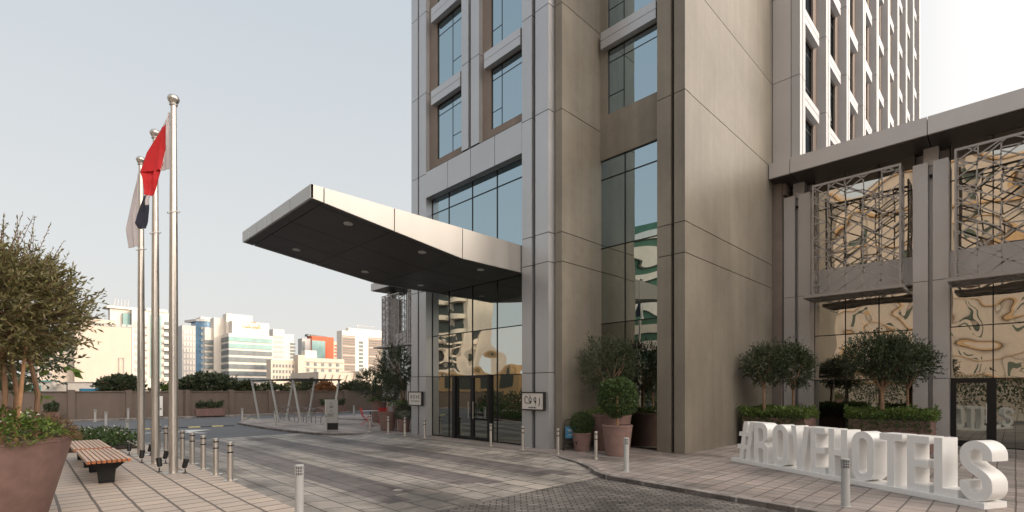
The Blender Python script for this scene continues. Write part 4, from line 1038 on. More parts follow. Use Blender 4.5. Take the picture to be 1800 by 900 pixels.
for l, p in (('grey lighting bollard standing in front of the white letters', (8.84, 1.8)), ('grey lighting bollard in front of the big brown pot at the kerb corner', (9.32, 5.91)),
             ('grey lighting bollard on the far tip of the bicycle island', (9.05, 31.0)), ('grey lighting bollard by the kerb left of the bicycle racks', (8.85, 25.28)),
             ('grey lighting bollard directly beside the wayfinding totem', (9.38, 20.85)), ('grey lighting bollard on the far traffic island left of the red chairs', (15.92, 31.1)),
             ('grey lighting bollard left of the planting bed, farthest left', (3.1, 37.0)), ('grey lighting bollard rising behind the low planting bed', (3.2, 33.08)),
             ('grey lighting bollard at the pavement corner left of the flagpoles', (2.75, 22.33)), ('grey lighting bollard against the boundary wall behind the left flagpole', (4.8, 38.6))):
    c = copy_tree(L0); c.location = (*p, -.085 if p[1] > 30 and p[0] < 5 else 0); c.rotation_euler.z = random.random(); c['label'] = l
# flagpoles --------------------------------------------------------------
def flagpole(label, loc, h=7.85):
    T = thing('flagpole', label, 'flagpole', loc, group='three steel flagpoles')
    MB().lathe([(.085, .01), (.085, 3.0), (.072, 5.5), (.055, h - .12), (.055, h - .1)], n=24).build('shaft', M['steel'], T, smooth=True)
    MB().lathe([(.02, h - .12), (.075, h - .1), (.08, h - .075), (.05, h - .07), (.09, h - .03), (.115, h + .02), (.115, h + .05), (.09, h + .1), (.04, h + .13), (.005, h + .135)], n=24).build('finial', M['steel'], T, smooth=True)
    MB().lathe([(.2, .004), (.2, .016), (.1, .02), (.08, .02)], n=28).build('base_plate', M['steel'], T, smooth=True)
    m = MB(); m.tube([(-.02, .075 * 1, h - .2), (-.02, .085, 1.3)], .004, 5); m.build('halyard', M['white'], T)
    ring = [(.11 * math.cos(a) , .11 * math.sin(a), h - 2.35 + .03 * math.cos(a)) for a in [2 * math.pi * i / 18 for i in range(19)]]
    MB().tube(ring, .008, 6, cap=False).build('flag_ring', M['white'], T, smooth=True)
    return T
F0 = flagpole('front steel flagpole carrying the red and white flag', (2.32, 12.5, 0))
c = copy_tree(F0); c.location = (2.32, 14.47, 0); c['label'] = 'middle steel flagpole half hidden by the red flag'
c = copy_tree(F0); c.location = (2.32, 16.42, 0); c['label'] = 'rear steel flagpole with the pale grey flag'
# ground spotlights at their feet
def spot(label, loc, rz):
    T = thing('ground_spotlight', label, 'spotlight', loc, rz, 'black spotlights at the flagpole feet')
    MB().lathe([(.05, 0.003), (.05, .012), (.012, .016), (.012, .09)], n=14).build('stand', M['black'], T, smooth=True)
    o = MB().lathe([(.028, -.09), (.048, -.07), (.052, .07), (.058, .075), (.058, .1), (.045, .1), (.04, .085)], n=18).build('lamp_head', M['black'], T, smooth=True); o.location = (0, 0, .2); o.rotation_euler = (R(8), R(12), 0)
    return T
G0 = spot('black spotlight on the right foot of the front flagpole', (2.48, 12.25, 0), 0)
for l, p, rz in (('black tilted spotlight left of the front flagpole foot', (2.13, 12.85, 0), 2.5), ('black spotlight right of the middle flagpole foot', (2.48, 14.2, 0), .3),
                 ('black spotlight left of the middle flagpole foot', (2.1, 14.75, 0), 1.5), ('black spotlight right of the rear flagpole foot', (2.48, 16.15, 0), .2), ('black spotlight left of the rear flagpole foot', (2.1, 16.7, 0), 2)):
    c = copy_tree(G0); c.location = p; c.rotation_euler.z = rz; c['label'] = l
# flags: draped cloth grids -----------------------------------------------
def cloth(name, label, rows, mats_fn, mats, thick=.004):
    """rows: list of (z, [(x, y) ...]) outlines top to bottom, resampled to a folded sheet"""
    n = 26; V = []; F = []; MI = []
    def samp(pts, t):
        t *= len(pts) - 1; i = min(int(t), len(pts) - 2); f = t - i; return [pts[i][k] * (1 - f) + pts[i + 1][k] * f for k in range(len(pts[0]))]
    nr = 44; rws = [(r[0], r[1]) for r in rows]
    for j in range(nr + 1):
        tj = j / nr * (len(rws) - 1); k = min(int(tj), len(rws) - 2); f = tj - k; f = f * f * (3 - 2 * f) * .5 + f * .5
        for i in range(n + 1):
            t = i / n; a = samp(rws[k][1], t); b = samp(rws[k + 1][1], t)
            p = [a[q] * (1 - f) + b[q] * f for q in range(3)]
            amp = .035 * math.sin(math.pi * min(t * 1.5, 1)); w = math.sin(t * 17 + j * .06) * amp + math.sin(t * 9 + j * .13 + 1) * amp * .6
            V.append((p[0] + w * .75, p[1] + w * .45, p[2]))
    for j in range(nr):
        for i in range(n):
            a = j * (n + 1) + i; F.append((a, a + 1, a + n + 2, a + n + 1)); MI.append(mats_fn(i / n, j / nr))
    me = bpy.data.meshes.new(name); me.from_pydata(V, [], F)
    for m in mats: me.materials.append(m)
    me.polygons.foreach_set('material_index', MI); me.polygons.foreach_set('use_smooth', [True] * len(F)); me.update()
    o = bpy.data.objects.new(name, me); COL.objects.link(o)
    s = o.modifiers.new('solid', 'SOLIDIFY'); s.thickness = thick
    return tag(o, label, 'flag')
def P(u, v, x, y, d=0):   # cloth points given on a hanging plane near a pole
    a = HEAD + math.atan((u - 900) / FPX); D = (x * sn + y * cs) + d; cx = (u - 900) / FPX * D
    return (D * sn + cx * cs, D * cs - cx * sn, EYE - (v - VH) * D / FPX)
px_, py_ = 2.32, 12.5
rows = [(0, [P(299, 198, px_, py_), P(298, 199, px_, py_), P(297, 200, px_, py_, .02)]),
        (0, [P(299, 228, px_, py_), P(290, 226, px_, py_, .05), P(280, 233, px_, py_, .1)]),
        (0, [P(299, 265, px_, py_), P(284, 262, px_, py_, .12), P(258, 268, px_, py_, .16)]),
        (0, [P(299, 297, px_, py_), P(277, 300, px_, py_, .14), P(246, 303, px_, py_, .2)])]
cloth('flag', 'red and white flag draped from the front flagpole', rows, lambda t, s: 1 if (t < .36 or s < .22) else 0, [M['flagred'], M['flagwhite']])
fl = bpy.data.objects['flag']
rows2 = [(0, [P(287, 284, px_, py_, .10), P(268, 300, px_, py_, .22), P(246, 301, px_, py_, .2)]),
         (0, [P(279, 312, px_, py_, .1), P(264, 316, px_, py_, .2), P(251, 317, px_, py_, .18)]),
         (0, [P(274, 332, px_, py_, .12), P(264, 334, px_, py_, .22), P(253, 334, px_, py_, .18)]),
         (0, [P(270, 343, px_, py_, .14), P(262, 344, px_, py_, .2), P(253, 342, px_, py_, .18)])]
f2 = cloth('flag_fold', None, rows2, lambda t, s: 0, [M['flagred']]); f2.parent = fl; del f2['category']
x3, y3 = 2.32, 14.47
rows3 = [(0, [P(264, 340, x3, y3), P(259, 342, x3, y3, .1), P(253, 344, x3, y3, .12)]), (0, [P(262, 352, x3, y3), P(254, 356, x3, y3, .1), P(248, 358, x3, y3, .12)]),
         (0, [P(262, 368, x3, y3), P(252, 374, x3, y3, .14), P(241, 378, x3, y3, .2)]), (0, [P(260, 390, x3, y3), P(250, 398, x3, y3, .14), P(237, 392, x3, y3, .2)]),
         (0, [P(258, 397, x3, y3), P(252, 403, x3, y3, .14), P(243, 402, x3, y3, .2)])]
cloth('flag', 'dark navy flag hanging limp below the red flag on the middle pole', rows3, lambda t, s: 1 if (t < .25 and s < .35) else 0, [M['flagnavy'], M['flagwhite']])
x4, y4 = 2.32, 16.42
rows4 = [(0, [P(245, 305, x4, y4), P(244, 306, x4, y4), P(243, 308, x4, y4)]), (0, [P(246, 340, x4, y4), P(240, 338, x4, y4, .1), P(234, 342, x4, y4, .15)]),
         (0, [P(247, 380, x4, y4), P(236, 378, x4, y4, .12), P(226, 380, x4, y4, .2)]), (0, [P(247, 408, x4, y4), P(236, 408, x4, y4, .15), P(221, 403, x4, y4, .2)]),
         (0, [P(247, 430, x4, y4), P(238, 434, x4, y4, .15), P(226, 436, x4, y4, .2)])]
cloth('flag', 'pale grey flag hanging from the rear flagpole', rows4, lambda t, s: 0, [M['flagwhite']])
# benches ------------------------------------------------------------------
def bench(label, loc):
    T = thing('bench', label, 'bench', loc, group='slatted benches beside the tree planter'); m = MB(); e = MB()
    n = 9; w = .66 / n
    for i in range(n):
        x = i * w + .008; m.box(x, x + w - .02, .012, 2.44, .405, .46); e.box(x + .001, x + w - .021, 0, .012, .406, .459)
    m.build('slats', M['wood'], T, bevel=.003); e.build('slat_ends', M['woodend'], T)
    f = MB()
    for y in (.35, 2.05):
        pts = [(.04, .40), (.62, .40), (.62, .38), (.46, .24), (.44, 0), (.2, 0), (.18, .24), (.04, .38)]
        k = len(f.v)
        for yy in (y, y + .014): f.v += [(p[0], yy, p[1]) for p in pts]
        f.f += [tuple(k + i for i in range(8)), tuple(k + 15 - i for i in range(8))] + [(k + i, k + (i + 1) % 8, k + 8 + (i + 1) % 8, k + 8 + i) for i in range(8)]; f.m += [0] * 10
        f.box(.2, .44, y - .1, y + .12, 0, .01); f.box(.31, .325, y + .014, y + .3, .0, .4)
    f.box(.08, .12, .2, 2.2, .385, .403).box(.54, .58, .2, 2.2, .385, .403)
    f.build('frame', M['darksteel'], T)
    return T
b0 = bench('slatted wooden bench on black base, nearer the camera', (.86, 11.75, 0))
c = copy_tree(b0); c.location = (.84, 14.4, 0); c['label'] = 'slatted wooden bench end to end behind the nearer one, by the planting bed'
# big tree planter -----------------------------------------------------------
def pot(T, r0, r1, h, name='pot', m='terracotta', n=48):
    MB().lathe([(r0, 0), (r0 + .01, .01), (r1 - .012, h - .06), (r1, h - .05), (r1, h - .008), (r1 - .01, h), (r1 - .045, h), (r1 - .05, h - .01), (r1 - .06, h - .09), (.01, h - .085)], n=n).build(name, M[m], T, smooth=True)
    MB().lathe([(r1 - .062, h - .088), (r1 - .07, h - .07), (.01, h - .06)], n=24).build('soil', M['soil'], T, smooth=True)
T = thing('tree_planter', 'huge tapered brown planter with flowering shrubs at the left edge', 'planter', (-.43, 9.71, 0))
pot(T, .72, 1.0, 1.1, n=72)
n = 5200; a = rng.uniform(0, 2 * np.pi, n); r = np.sqrt(rng.random(n)) * 1.06; hgt = (1 - (r / 1.1) ** 3) * .42 + .02
Pp = np.stack([r * np.cos(a), r * np.sin(a), 1.05 + hgt * (.5 + .5 * rng.random(n)) + .05 * np.sin(a * 7) ], 1)
Dd = np.stack([np.cos(a) * .5, np.sin(a) * .5, np.ones(n) * .5], 1) + rng.normal(0, .6, (n, 3))
sel = (np.sin(a * 3 + 1) + r + rng.normal(0, .3, n)) < .75
leaves(Pp[sel], Dd[sel], .06 * (.5 + rng.random(sel.sum())), .03, 'plants', M['leafbright'], T)
leaves(Pp[~sel], Dd[~sel], .085 * (.5 + rng.random((~sel).sum())), .013, 'plants', M['leafdry'], T)
k = 500; a = rng.uniform(0, 2 * np.pi, k); Pp = np.stack([1.0 * np.cos(a), 1.0 * np.sin(a), 1.12 - .0 * a + rng.uniform(-.02, .08, k)], 1)
leaves(Pp, np.stack([np.cos(a), np.sin(a), -.6 + rng.normal(0, .4, k)], 1), .13, .012, 'trailing_stems', M['leafdry'], T)
k = 60; a = rng.uniform(0, 2 * np.pi, k); r = np.sqrt(rng.random(k)) * .8; Pp = np.repeat(np.stack([r * np.cos(a), r * np.sin(a), 1.46 + rng.uniform(-.06, .06, k) - r * .1], 1), 5, 0)
leaves(Pp, rng.normal(0, 1, (k * 5, 3)) + np.array([0, 0, .7]), .025, .018, 'flowers', M['petal'], T)
# the olive tree in it
T = thing('olive_tree', 'large sunlit olive tree with bare twigs on top in the huge planter', 'tree', (-.40, 9.68, 0), group='potted olive trees')
def cw(dx, dz, dd=0):       # offset to the right in the picture / up / away
    return (dx * cs + dd * sn, -dx * sn + dd * cs, dz)
mb = MB(); fork = cw(.55, 2.05)
mb.tube([cw(-.02, 1.0), cw(.02, 1.5), cw(.10, 1.9), cw(.12, 2.25)], [.13, .11, .10, .08], 12)
mb.tube([cw(.06, 1.85), cw(.30, 2.25), cw(.48, 2.5, .1), cw(.55, 2.85, .2)], [.075, .06, .045, .02], 9)
mb.tube([cw(.12, 2.2), cw(-.1, 2.6), cw(-.3, 3.0, .1), cw(-.4, 3.4)], [.08, .06, .04, .015], 9)
mb.tube([cw(.12, 2.2), cw(.2, 2.7, -.2), cw(.25, 3.2, -.3)], [.06, .04, .015], 8)
mb.tube([cw(.08, 2.0), cw(.36, 2.36, -.2), cw(.6, 2.5, -.4), cw(.75, 2.65, -.5)], [.05, .04, .025, .01], 8)
mb.tube([cw(.50, 2.5, .1), cw(.66, 2.8, .2), cw(.75, 3.0, .3)], [.03, .02, .008], 7)
mb.build('trunk', M['barklit'], T, smooth=True)
m2 = MB()
for dx, dd, tx, th in ((.14, .35, .22, 2.35), (.24, .1, .3, 2.3), (.30, .5, .36, 2.4)): m2.tube([cw(dx, 1.0, dd), cw((dx + tx) / 2 + .01, 1.7, dd), cw(tx, th, dd * .6)], [.035, .03, .026], 8)
m2.build('trunk', M['bark'], T, smooth=True)
m2 = MB()
for dx, dd, tx, th in ((.10, -.2, .2, 2.3), (.42, .1, .62, 2.5)): m2.tube([cw(dx, 1.0, dd), cw(tx, th, dd * .5)], [.024, .02], 8)
m2.build('support_stake', M['bamboo'], T, smooth=True)
cc = Vector(cw(.06, 2.9)); 
Pp, D, Ls, Ws, P0, td, tls = twig_crown(cc, (.88, .88, .74), 2300, 15, .26, .075, .025, up=.55, hollow=.3, lumps=18, lump=.45)
leaves(Pp, D, Ls, Ws, 'crown', M['olive'], T)
Pp, D, Ls, Ws, P0b, tdb, tlsb = twig_crown(cc + Vector((0, 0, .38)), (.75, .75, .42), 130, 20, .42, .06, .014, up=2.2, hollow=.8, lumps=5)
leaves(Pp, D, Ls, Ws, 'crown', M['olive'], T)
tw = MB()
for q in range(0, 2300, 4): tw.tube([tuple(cc.lerp(Vector(P0[q]), .7)), tuple(P0[q]), tuple(P0[q] + td[q] * tls[q])], [.008, .005, .002], 4, cap=False)
for q in range(90): tw.tube([tuple(P0b[q] - tdb[q] * .15), tuple(P0b[q] + tdb[q] * tlsb[q])], [.005, .002], 4, cap=False)
tw.build('twigs', M['bark'], T)
# broad leaved tree behind, low at the left
T = thing('broad_leaf_tree', 'low tree with big paddle leaves behind the large olive tree', 'tree', (-.9, 15.5, 0))
mb = MB().tube([(0, 0, 0), (.05, 0, 1.4), (.1, 0, 2.3)], [.07, .06, .04], 8); limbs(mb, (0, 0, 0), (.3, 0, 2.75), (1.1, 1, .7), 8, .03, .008, (.1, 0, 2.1)); mb.build('trunk', M['bark'], T, smooth=True)
Pp, D, Ls, Ws, *_ = twig_crown((.45, 0, 2.65), (1.35, 1.1, .85), 520, 10, .4, .12, .05, hollow=.2); leaves(Pp, D, Ls, Ws, 'crown', M['leafdark'], T)
Pp, D, Ls, Ws, *_ = twig_crown((.9, 0, 2.35), (.9, .9, .55), 24, 4, .35, .28, .14, hollow=.6); leaves(Pp, D, Ls, Ws, 'big_leaves', M['leafbright'], T)
# planting bed
T = thing('planting_bed', 'low bed of dark green flowering shrubs behind the benches', 'planting bed', (.6, 20.4, 0))
MB().box(-3.2, 1.95, -1.9, 2.4, -.05, .05).build('soil', M['soil'], T)
box_plants(T, -3.1, 1.85, -1.8, 2.3, .0, .5, 9500, M['leaf'], .10, .055, 'shrubs', .12)
box_plants(T, -2.4, .2, .5, 2.3, .3, .85, 1500, M['leafdry'], .12, .02, 'shrubs', .1)
k = 60; Pp = np.repeat(np.stack([rng.uniform(-2, 1.8, k), rng.uniform(-1.8, 2, k), rng.uniform(.42, .55, k)], 1), 5, 0)
leaves(Pp, rng.normal(0, 1, (k * 5, 3)) + np.array([0, 0, .7]), .035, .03, 'flowers', M['petal'], T)
T = thing('planting_bed', 'hedge like shrubs left of the trough planter, behind the tree planter', 'planting bed', (-1.2, 26.5, -.09))
MB().box(-3.5, 1.1, -.8, .8, 0, .1).build('soil', M['soil'], T); box_plants(T, -3.4, 1.0, -.7, .7, .1, .95, 2200, M['leaf'], .14, .07, 'shrubs', .1)
# speed humps ------------------------------------------------------------------
def hump(label, p, q, w=.34, seg=.5):
    p, q = Vector((*p, 0)), Vector((*q, 0)); L = (q - p).length; t = (q - p) / L; nn = Vector((-t.y, t.x, 0)); k = int(L / seg)
    T = thing('speed_hump', label, 'speed hump', (p.x, p.y, -.09), math.atan2(t.y, t.x)); 
    for par in (0, 1):
        m = MB()
        for i in range(par, k, 2):
            n = len(m.v)
            for x in (i * seg + .004, (i + 1) * seg - .004):
                m.v += [(x, -w / 2, 0), (x, -w / 4, .045), (x, w / 4, .045), (x, w / 2, 0)]
            for f in ((0,1,5,4),(1,2,6,5),(2,3,7,6),(0,3,2,1),(4,5,6,7)): m.f.append(tuple(n + c for c in f)); m.m.append(0)
        m.build('yellow_segments' if par else 'black_segments', M['yellow'] if par else M['black'], T)
    return T
hump('black and yellow speed hump across the near lane', (.4, 28.9), (8.0, 28.3)); hump('short black and yellow speed hump beyond the bicycle shelter', (10.4, 35.6), (10.6, 32.5))
T = thing('traffic_island', 'small kerbed island left of the red chairs', 'traffic island', (13.9, 27.7, 0))
isl.build('kerb_stones', M['kerb'], T, world=True, bevel=.02)
T = thing('drain_cover', 'small round metal cover set in the dark forecourt band', 'drain cover', (4.9, 7.9, -.074))
MB().lathe([(.09, 0), (.09, .004), (.075, .006), (.075, .003), (.0, .003)], n=24).build('cover', M['steel'], T)
# bicycle shelter -----------------------------------------------------------------
T = thing('bicycle_shelter', 'grey flat roofed shelter on leaning posts over the bicycle racks', 'shelter', (11, 28.6, 0))
for (bx, by, tx) in ((10.25, 25.7, 9.85), (10.22, 28.7, 9.8), (10.2, 31.8, 9.8), (11.8, 25.5, 12.2), (11.8, 28.6, 12.2), (11.6, 31.3, 12.0)):
    m = MB().tube([(bx, by, 0), (tx, by, 2.28)], .058, 16); m.lathe([(.13, .003), (.13, .015), (.07, .02)], (bx, by), 16); m.build('post', M['greypaint'], T, world=True, smooth=True)
rf = MB()
for x in (9.85, 12.15): rf.box(x - .03, x + .03, 25.2, 32.2, 2.25, 2.30)
for i in range(36): y = 25.2 + i * .2; rf.box(9.7, 12.3, y - .03, y + .03, 2.302, 2.325)
rf.build('roof', M['dark'], T, world=True)
def rack(label, loc, rz):
    T = thing('bicycle_rack', label, 'bicycle rack', loc, rz, 'bicycle racks under the shelter')
    pts = [(-.13, 0, 0), (-.13, 0, .28), (-.17, 0, .36), (-.30, 0, .55), (-.31, 0, .62)] + [(.31 * math.cos(a), 0, .62 + .2 * math.sin(a)) for a in [math.pi - math.pi * i / 12 for i in range(1, 12)]] + [(.31, 0, .62), (.30, 0, .55), (.17, 0, .36), (.13, 0, .28), (.13, 0, 0)]
    MB().tube(pts, .02, 8).build('hoop', M['rack'], T, smooth=True)
    MB().tube([(-.14, 0, .3), (.14, 0, .3)], .015, 8).build('crossbar', M['rack'], T, smooth=True)
    return T
r0 = rack('bicycle rack nearest the camera under the shelter', (11.15, 25.7, 0), R(-38))
for l, y in (('second nearest bicycle rack under the shelter', 26.5), ('third bicycle rack, behind the near middle shelter post', 27.5), ('fourth bicycle rack under the shelter', 28.7), ('fifth bicycle rack, beside the rear middle post', 29.5), ('farthest bicycle rack, behind the slim lighting bollard', 30.6)):
    c = copy_tree(r0); c.location = (11.0 - (y - 26) * .02, y, 0); c['label'] = l
# totem -------------------------------------------------------------------------------
T = thing('wayfinding_totem', 'grey wayfinding totem with triangle arrows and black foot', 'sign', (9.78, 21.16, 0), R(-40))
MB().box(-.27, .27, -.05, .05, .3, 1.33).build('panel', M['signgrey'], T, bevel=.006); MB().box(-.272, -.25, -.052, .052, .0, 1.33).build('side_trim', M['signwhite'], T)
MB().box(-.26, .27, -.045, .045, 0, .3).build('foot', M['black'], T)
tri = MB()
def tline(p, q, w=.009): tri.bar((p[0], -.053, p[1]), (q[0], -.053, q[1]), w, .004, (0, 1, 0))
for A in ([(-.045, 1.13), (.045, 1.13), (0, 1.22)], [(-.04, .80), (-.04, .88), (.045, .84)]):
    for i in range(3): tline(A[i], A[(i + 1) % 3])
tri.build('arrow_symbols', M['black'], T)
tx = MB(); rr = random.Random(3)
for z, hh, x0, x1 in ((1.06, .012, -.11, .12), (1.01, .03, -.07, .08), (.965, .03, -.07, .08), (.725, .012, -.16, .14), (.69, .012, -.16, .08), (.645, .028, -.16, .08), (.595, .028, -.16, .07)):
    x = x0
    while x < x1: w = rr.uniform(.012, .03); tx.box(x, x + w, -.0535, -.05, z, z + hh * rr.uniform(.7, 1)); x += w + .008
tx.build('text_lines', M['black'], T)
# outline helper for lettering ------------------------------------------------------------
def outline(name, splines, depth, m, parent, loc, rot, bevel=.0, scale=1):
    cu = bpy.data.curves.new(name, 'CURVE'); cu.dimensions = '2D'; cu.fill_mode = 'BOTH'; cu.extrude = depth / 2; cu.bevel_depth = bevel; cu.offset = -bevel
    for pts in splines:
        s = cu.splines.new('POLY'); s.points.add(len(pts) - 1); s.use_cyclic_u = True
        for i, p in enumerate(pts): s.points[i].co = (p[0] * scale, p[1] * scale, 0, 1)
    tmp = bpy.data.objects.new(name, cu); COL.objects.link(tmp)
    dg = bpy.context.evaluated_depsgraph_get(); me = bpy.data.meshes.new_from_object(tmp.evaluated_get(dg)); bpy.data.objects.remove(tmp); bpy.data.curves.remove(cu)
    me.materials.clear(); me.materials.append(m); me.name = name
    me.polygons.foreach_set('use_smooth', [True] * len(me.polygons)); me.set_sharp_from_angle(angle=R(30))
    o = bpy.data.objects.new(name, me); COL.objects.link(o); o.parent = parent; o.location = loc; o.rotation_euler = rot
    return o
def arc(cx, cy, rx, ry, a0, a1, n=14): return [(cx + rx * math.cos(R(a0 + (a1 - a0) * i / n)), cy + ry * math.sin(R(a0 + (a1 - a0) * i / n))) for i in range(n + 1)]
def stroke(path, w):
    L_, R_ = [], []; n = len(path)
    for i, p in enumerate(path):
        a = Vector(path[max(i - 1, 0)]); b = Vector(path[min(i + 1, n - 1)]); t = (b - a).normalized(); nn = Vector((-t.y, t.x)) * w / 2
        if 0 < i < n - 1:
            t1 = (Vector(p) - a).normalized(); c = max(abs(t1.dot(t)), .5); nn = nn / c
        L_.append((p[0] + nn.x, p[1] + nn.y)); R_.append((p[0] - nn.x, p[1] - nn.y))
    return L_ + R_[::-1]
def glyph(ch, w, h, t):
    r = w / 2
    if ch == 'O':
        out_ = arc(w - r, h - r, r, r, 0, 90) + arc(r, h - r, r, r, 90, 180) + arc(r, r, r, r, 180, 270) + arc(w - r, r, r, r, 270, 360)
        q = r - t; inn = arc(w - r, h - r, q, q, 0, 90) + arc(r, h - r, q, q, 90, 180) + arc(r, r, q, q, 180, 270) + arc(w - r, r, q, q, 270, 360)
        return [out_, inn]
    if ch == 'E': tt = t * .95; m = h * .5; return [[(0, 0), (w, 0), (w, tt), (t, tt), (t, m - tt / 2), (w * .95, m - tt / 2), (w * .95, m + tt / 2), (t, m + tt / 2), (t, h - tt), (w, h - tt), (w, h), (0, h)]]
    if ch == 'H': m = h * .5; tt = t * .9; return [[(0, 0), (t, 0), (t, m - tt / 2), (w - t, m - tt / 2), (w - t, 0), (w, 0), (w, h), (w - t, h), (w - t, m + tt / 2), (t, m + tt / 2), (t, h), (0, h)]]
    if ch == 'T': c = w / 2; return [[(c - t / 2, 0), (c + t / 2, 0), (c + t / 2, h - t * .95), (w, h - t * .95), (w, h), (0, h), (0, h - t * .95), (c - t / 2, h - t * .95)]]
    if ch == 'L': return [[(0, 0), (w, 0), (w, t * .95), (t, t * .95), (t, h), (0, h)]]
    if ch == 'V': c = w / 2; return [[(c - t * .55, 0), (c + t * .55, 0), (w, h), (w - t, h), (c, t * 1.7), (t, h), (0, h)]]
    if ch == 'R':
        k = h * .5; ro = .17
        out_ = [(0, 0), (t, 0)] + [(t, k - t)] + arc(w - t - .06, k - t - .07, .06, .07, 90, 0, 6) + [(w - t, 0), (w, 0)] + arc(w - .09, k - .13, .09, .10, 0, 70, 6) + arc(w - ro, k + .14, ro, .12, -60, 0, 6) + arc(w - ro, h - ro, ro, ro, 0, 90, 10) + [(0, h)]
        inn = [(t, k + .02)] + arc(w - t - .07, k + .09, .07, .07, -90, 0, 6) + arc(w - t - .07, h - t - .07, .07, .07, 0, 90, 6) + [(t, h - t)]
        return [out_, inn]
    if ch == 'S':
        a = w - t; ra = a / 2; cx = w / 2; y1 = h - t / 2 - ra; y0 = t / 2 + ra
        def bz(u): p = [(cx - ra, y1 - .06), (cx - ra, h * .5), (cx + ra, h * .5), (cx + ra, y0 + .06)]; v = 1 - u; return tuple(v**3*p[0][k] + 3*v*v*u*p[1][k] + 3*v*u*u*p[2][k] + u**3*p[3][k] for k in (0, 1))
        path = [(cx + ra, y1 - .08)] + arc(cx, y1, ra, ra, 0, 180, 16) + [bz(i / 14) for i in range(15)] + arc(cx, y0, ra, ra, 0, -180, 16) + [(cx - ra, y0 + .08)]
        return [stroke(path, t)]
    if ch == '#':
        s_ = .16; bars = []
        ty = t * .8; y1, y2 = h * .33, h * .67
        def X(x, y): return x + s_ * (y / h)
        t_ = t * .95; x1, x2 = .08, .08 + .2
        o_ = [(X(x1, 0), 0), (X(x1 + t_, 0), 0), (X(x1 + t_, y1 - ty/2), y1 - ty/2), (X(x2, y1 - ty/2), y1 - ty/2), (X(x2, 0), 0), (X(x2 + t_, 0), 0), (X(x2 + t_, y1 - ty/2), y1 - ty/2), (X(w - .1, y1 - ty/2), y1 - ty/2), (X(w - .1, y1 + ty/2), y1 + ty/2),
              (X(x2 + t_, y1 + ty/2), y1 + ty/2), (X(x2 + t_, y2 - ty/2), y2 - ty/2), (X(w - .1, y2 - ty/2), y2 - ty/2), (X(w - .1, y2 + ty/2), y2 + ty/2), (X(x2 + t_, y2 + ty/2), y2 + ty/2), (X(x2 + t_, h), h), (X(x2, h), h), (X(x2, y2 + ty/2), y2 + ty/2), (X(x1 + t_, y2 + ty/2), y2 + ty/2), (X(x1 + t_, h), h), (X(x1, h), h),
              (X(x1, y2 + ty/2), y2 + ty/2), (X(-.02, y2 + ty/2), y2 + ty/2), (X(-.02, y2 - ty/2), y2 - ty/2), (X(x1, y2 - ty/2), y2 - ty/2), (X(x1, y1 + ty/2), y1 + ty/2), (X(-.02, y1 + ty/2), y1 + ty/2), (X(-.02, y1 - ty/2), y1 - ty/2), (X(x1, y1 - ty/2), y1 - ty/2)]
        hole = [(X(x1 + t_, y1 + ty/2), y1 + ty/2), (X(x2, y1 + ty/2), y1 + ty/2), (X(x2, y2 - ty/2), y2 - ty/2), (X(x1 + t_, y2 - ty/2), y2 - ty/2)]
        return [o_, hole]
# the white letters --------------------------------------------------------------------------
dx_, dy_ = -.46709, -.88421
T = thing('letter_sign', 'row of giant white hashtag letters on a low white plinth', 'sign', (12.43, 4.92, 0), math.atan2(dy_, dx_))
LD = .34
m = MB()
for a, b in ((0, 2.6), (2.604, 5.2)): m.box(a, b, 0, .50, .004, .095)
m.build('plinth', M['white'], T, bevel=.004)
for ch, s0, s1 in (('#', .14, .62), ('R', .70, 1.10), ('O', 1.24, 1.66), ('V', 1.74, 2.19), ('E', 2.22, 2.55), ('H', 2.63, 3.02), ('O', 3.11, 3.53), ('T', 3.63, 4.02), ('E', 4.09, 4.43), ('L', 4.50, 4.83), ('S', 4.86, 5.27)):
    w_ = s1 - s0; o = outline('letter', glyph(ch, w_, .90, .125), LD, M['white'], T, (s0, .05 + LD / 2, .096), (R(90), 0, 0), .003)
# wall signs -----------------------------------------------------------------------------------
def wallsign(label, yc, strokes_, w=.93, h=.55):
    T = thing('wall_sign', label, 'sign', (10.99, yc, 1.415), R(-90)); fr = MB()
    fr.box(-w/2, w/2, -.09, -.0, -h/2, -h/2 + .035).box(-w/2, w/2, -.09, 0, h/2 - .035, h/2).box(-w/2, -w/2 + .035, -.09, 0, -h/2 + .035, h/2 - .035).box(w/2 - .035, w/2, -.09, 0, -h/2 + .035, h/2 - .035)
    fr.build('frame', M['black'], T); MB().box(-w/2 + .035, w/2 - .035, -.075, -.01, -h/2 + .035, h/2 - .035).build('panel', M['signwhite'], T)
    for nm, pts, wd in strokes_:
        outline(nm, [stroke(pts, wd)], .006, M['black'], T, (0, -.079, 0), (R(90), 0, 0))
    return T
AR = [('letter_mark', [(-.20, .09), (-.23, .125)] + arc(-.255, .09, .055, .05, 60, 180, 8) + [(-.31, .0), (-.30, -.045), (-.26, -.06), (-.06, -.06)], .022),
      ('letter_mark', [(-.05, -.06), (-.05, .07), (-.07, .11), (-.11, .11), (-.14, .08), (-.14, .02), (-.12, -.01), (-.06, -.01)], .022),
      ('letter_mark', [(-.12, .155), (-.07, .155)], .02), ('letter_mark', [(-.095, .18), (-.095, .19)], .022),
      ('letter_mark', [(.13, .0), (.08, -.0), (.06, .03), (.06, .08), (.09, .11), (.125, .11), (.14, .08), (.14, -.08), (.12, -.12), (.10, -.13)], .022),
      ('letter_mark', [(.28, .1), (.285, -.07), (.27, -.11), (.24, -.14)], .024)]
rr = random.Random(9); x = -.16
for i in range(11): AR.append(('small_script', [(x, -.205), (x + .012, -.19 + rr.random() * .03), (x + .026, -.205)], .009)); x += .029
wallsign('white sign with black frame and Arabic lettering beside the luggage trolley', 10.16, AR)
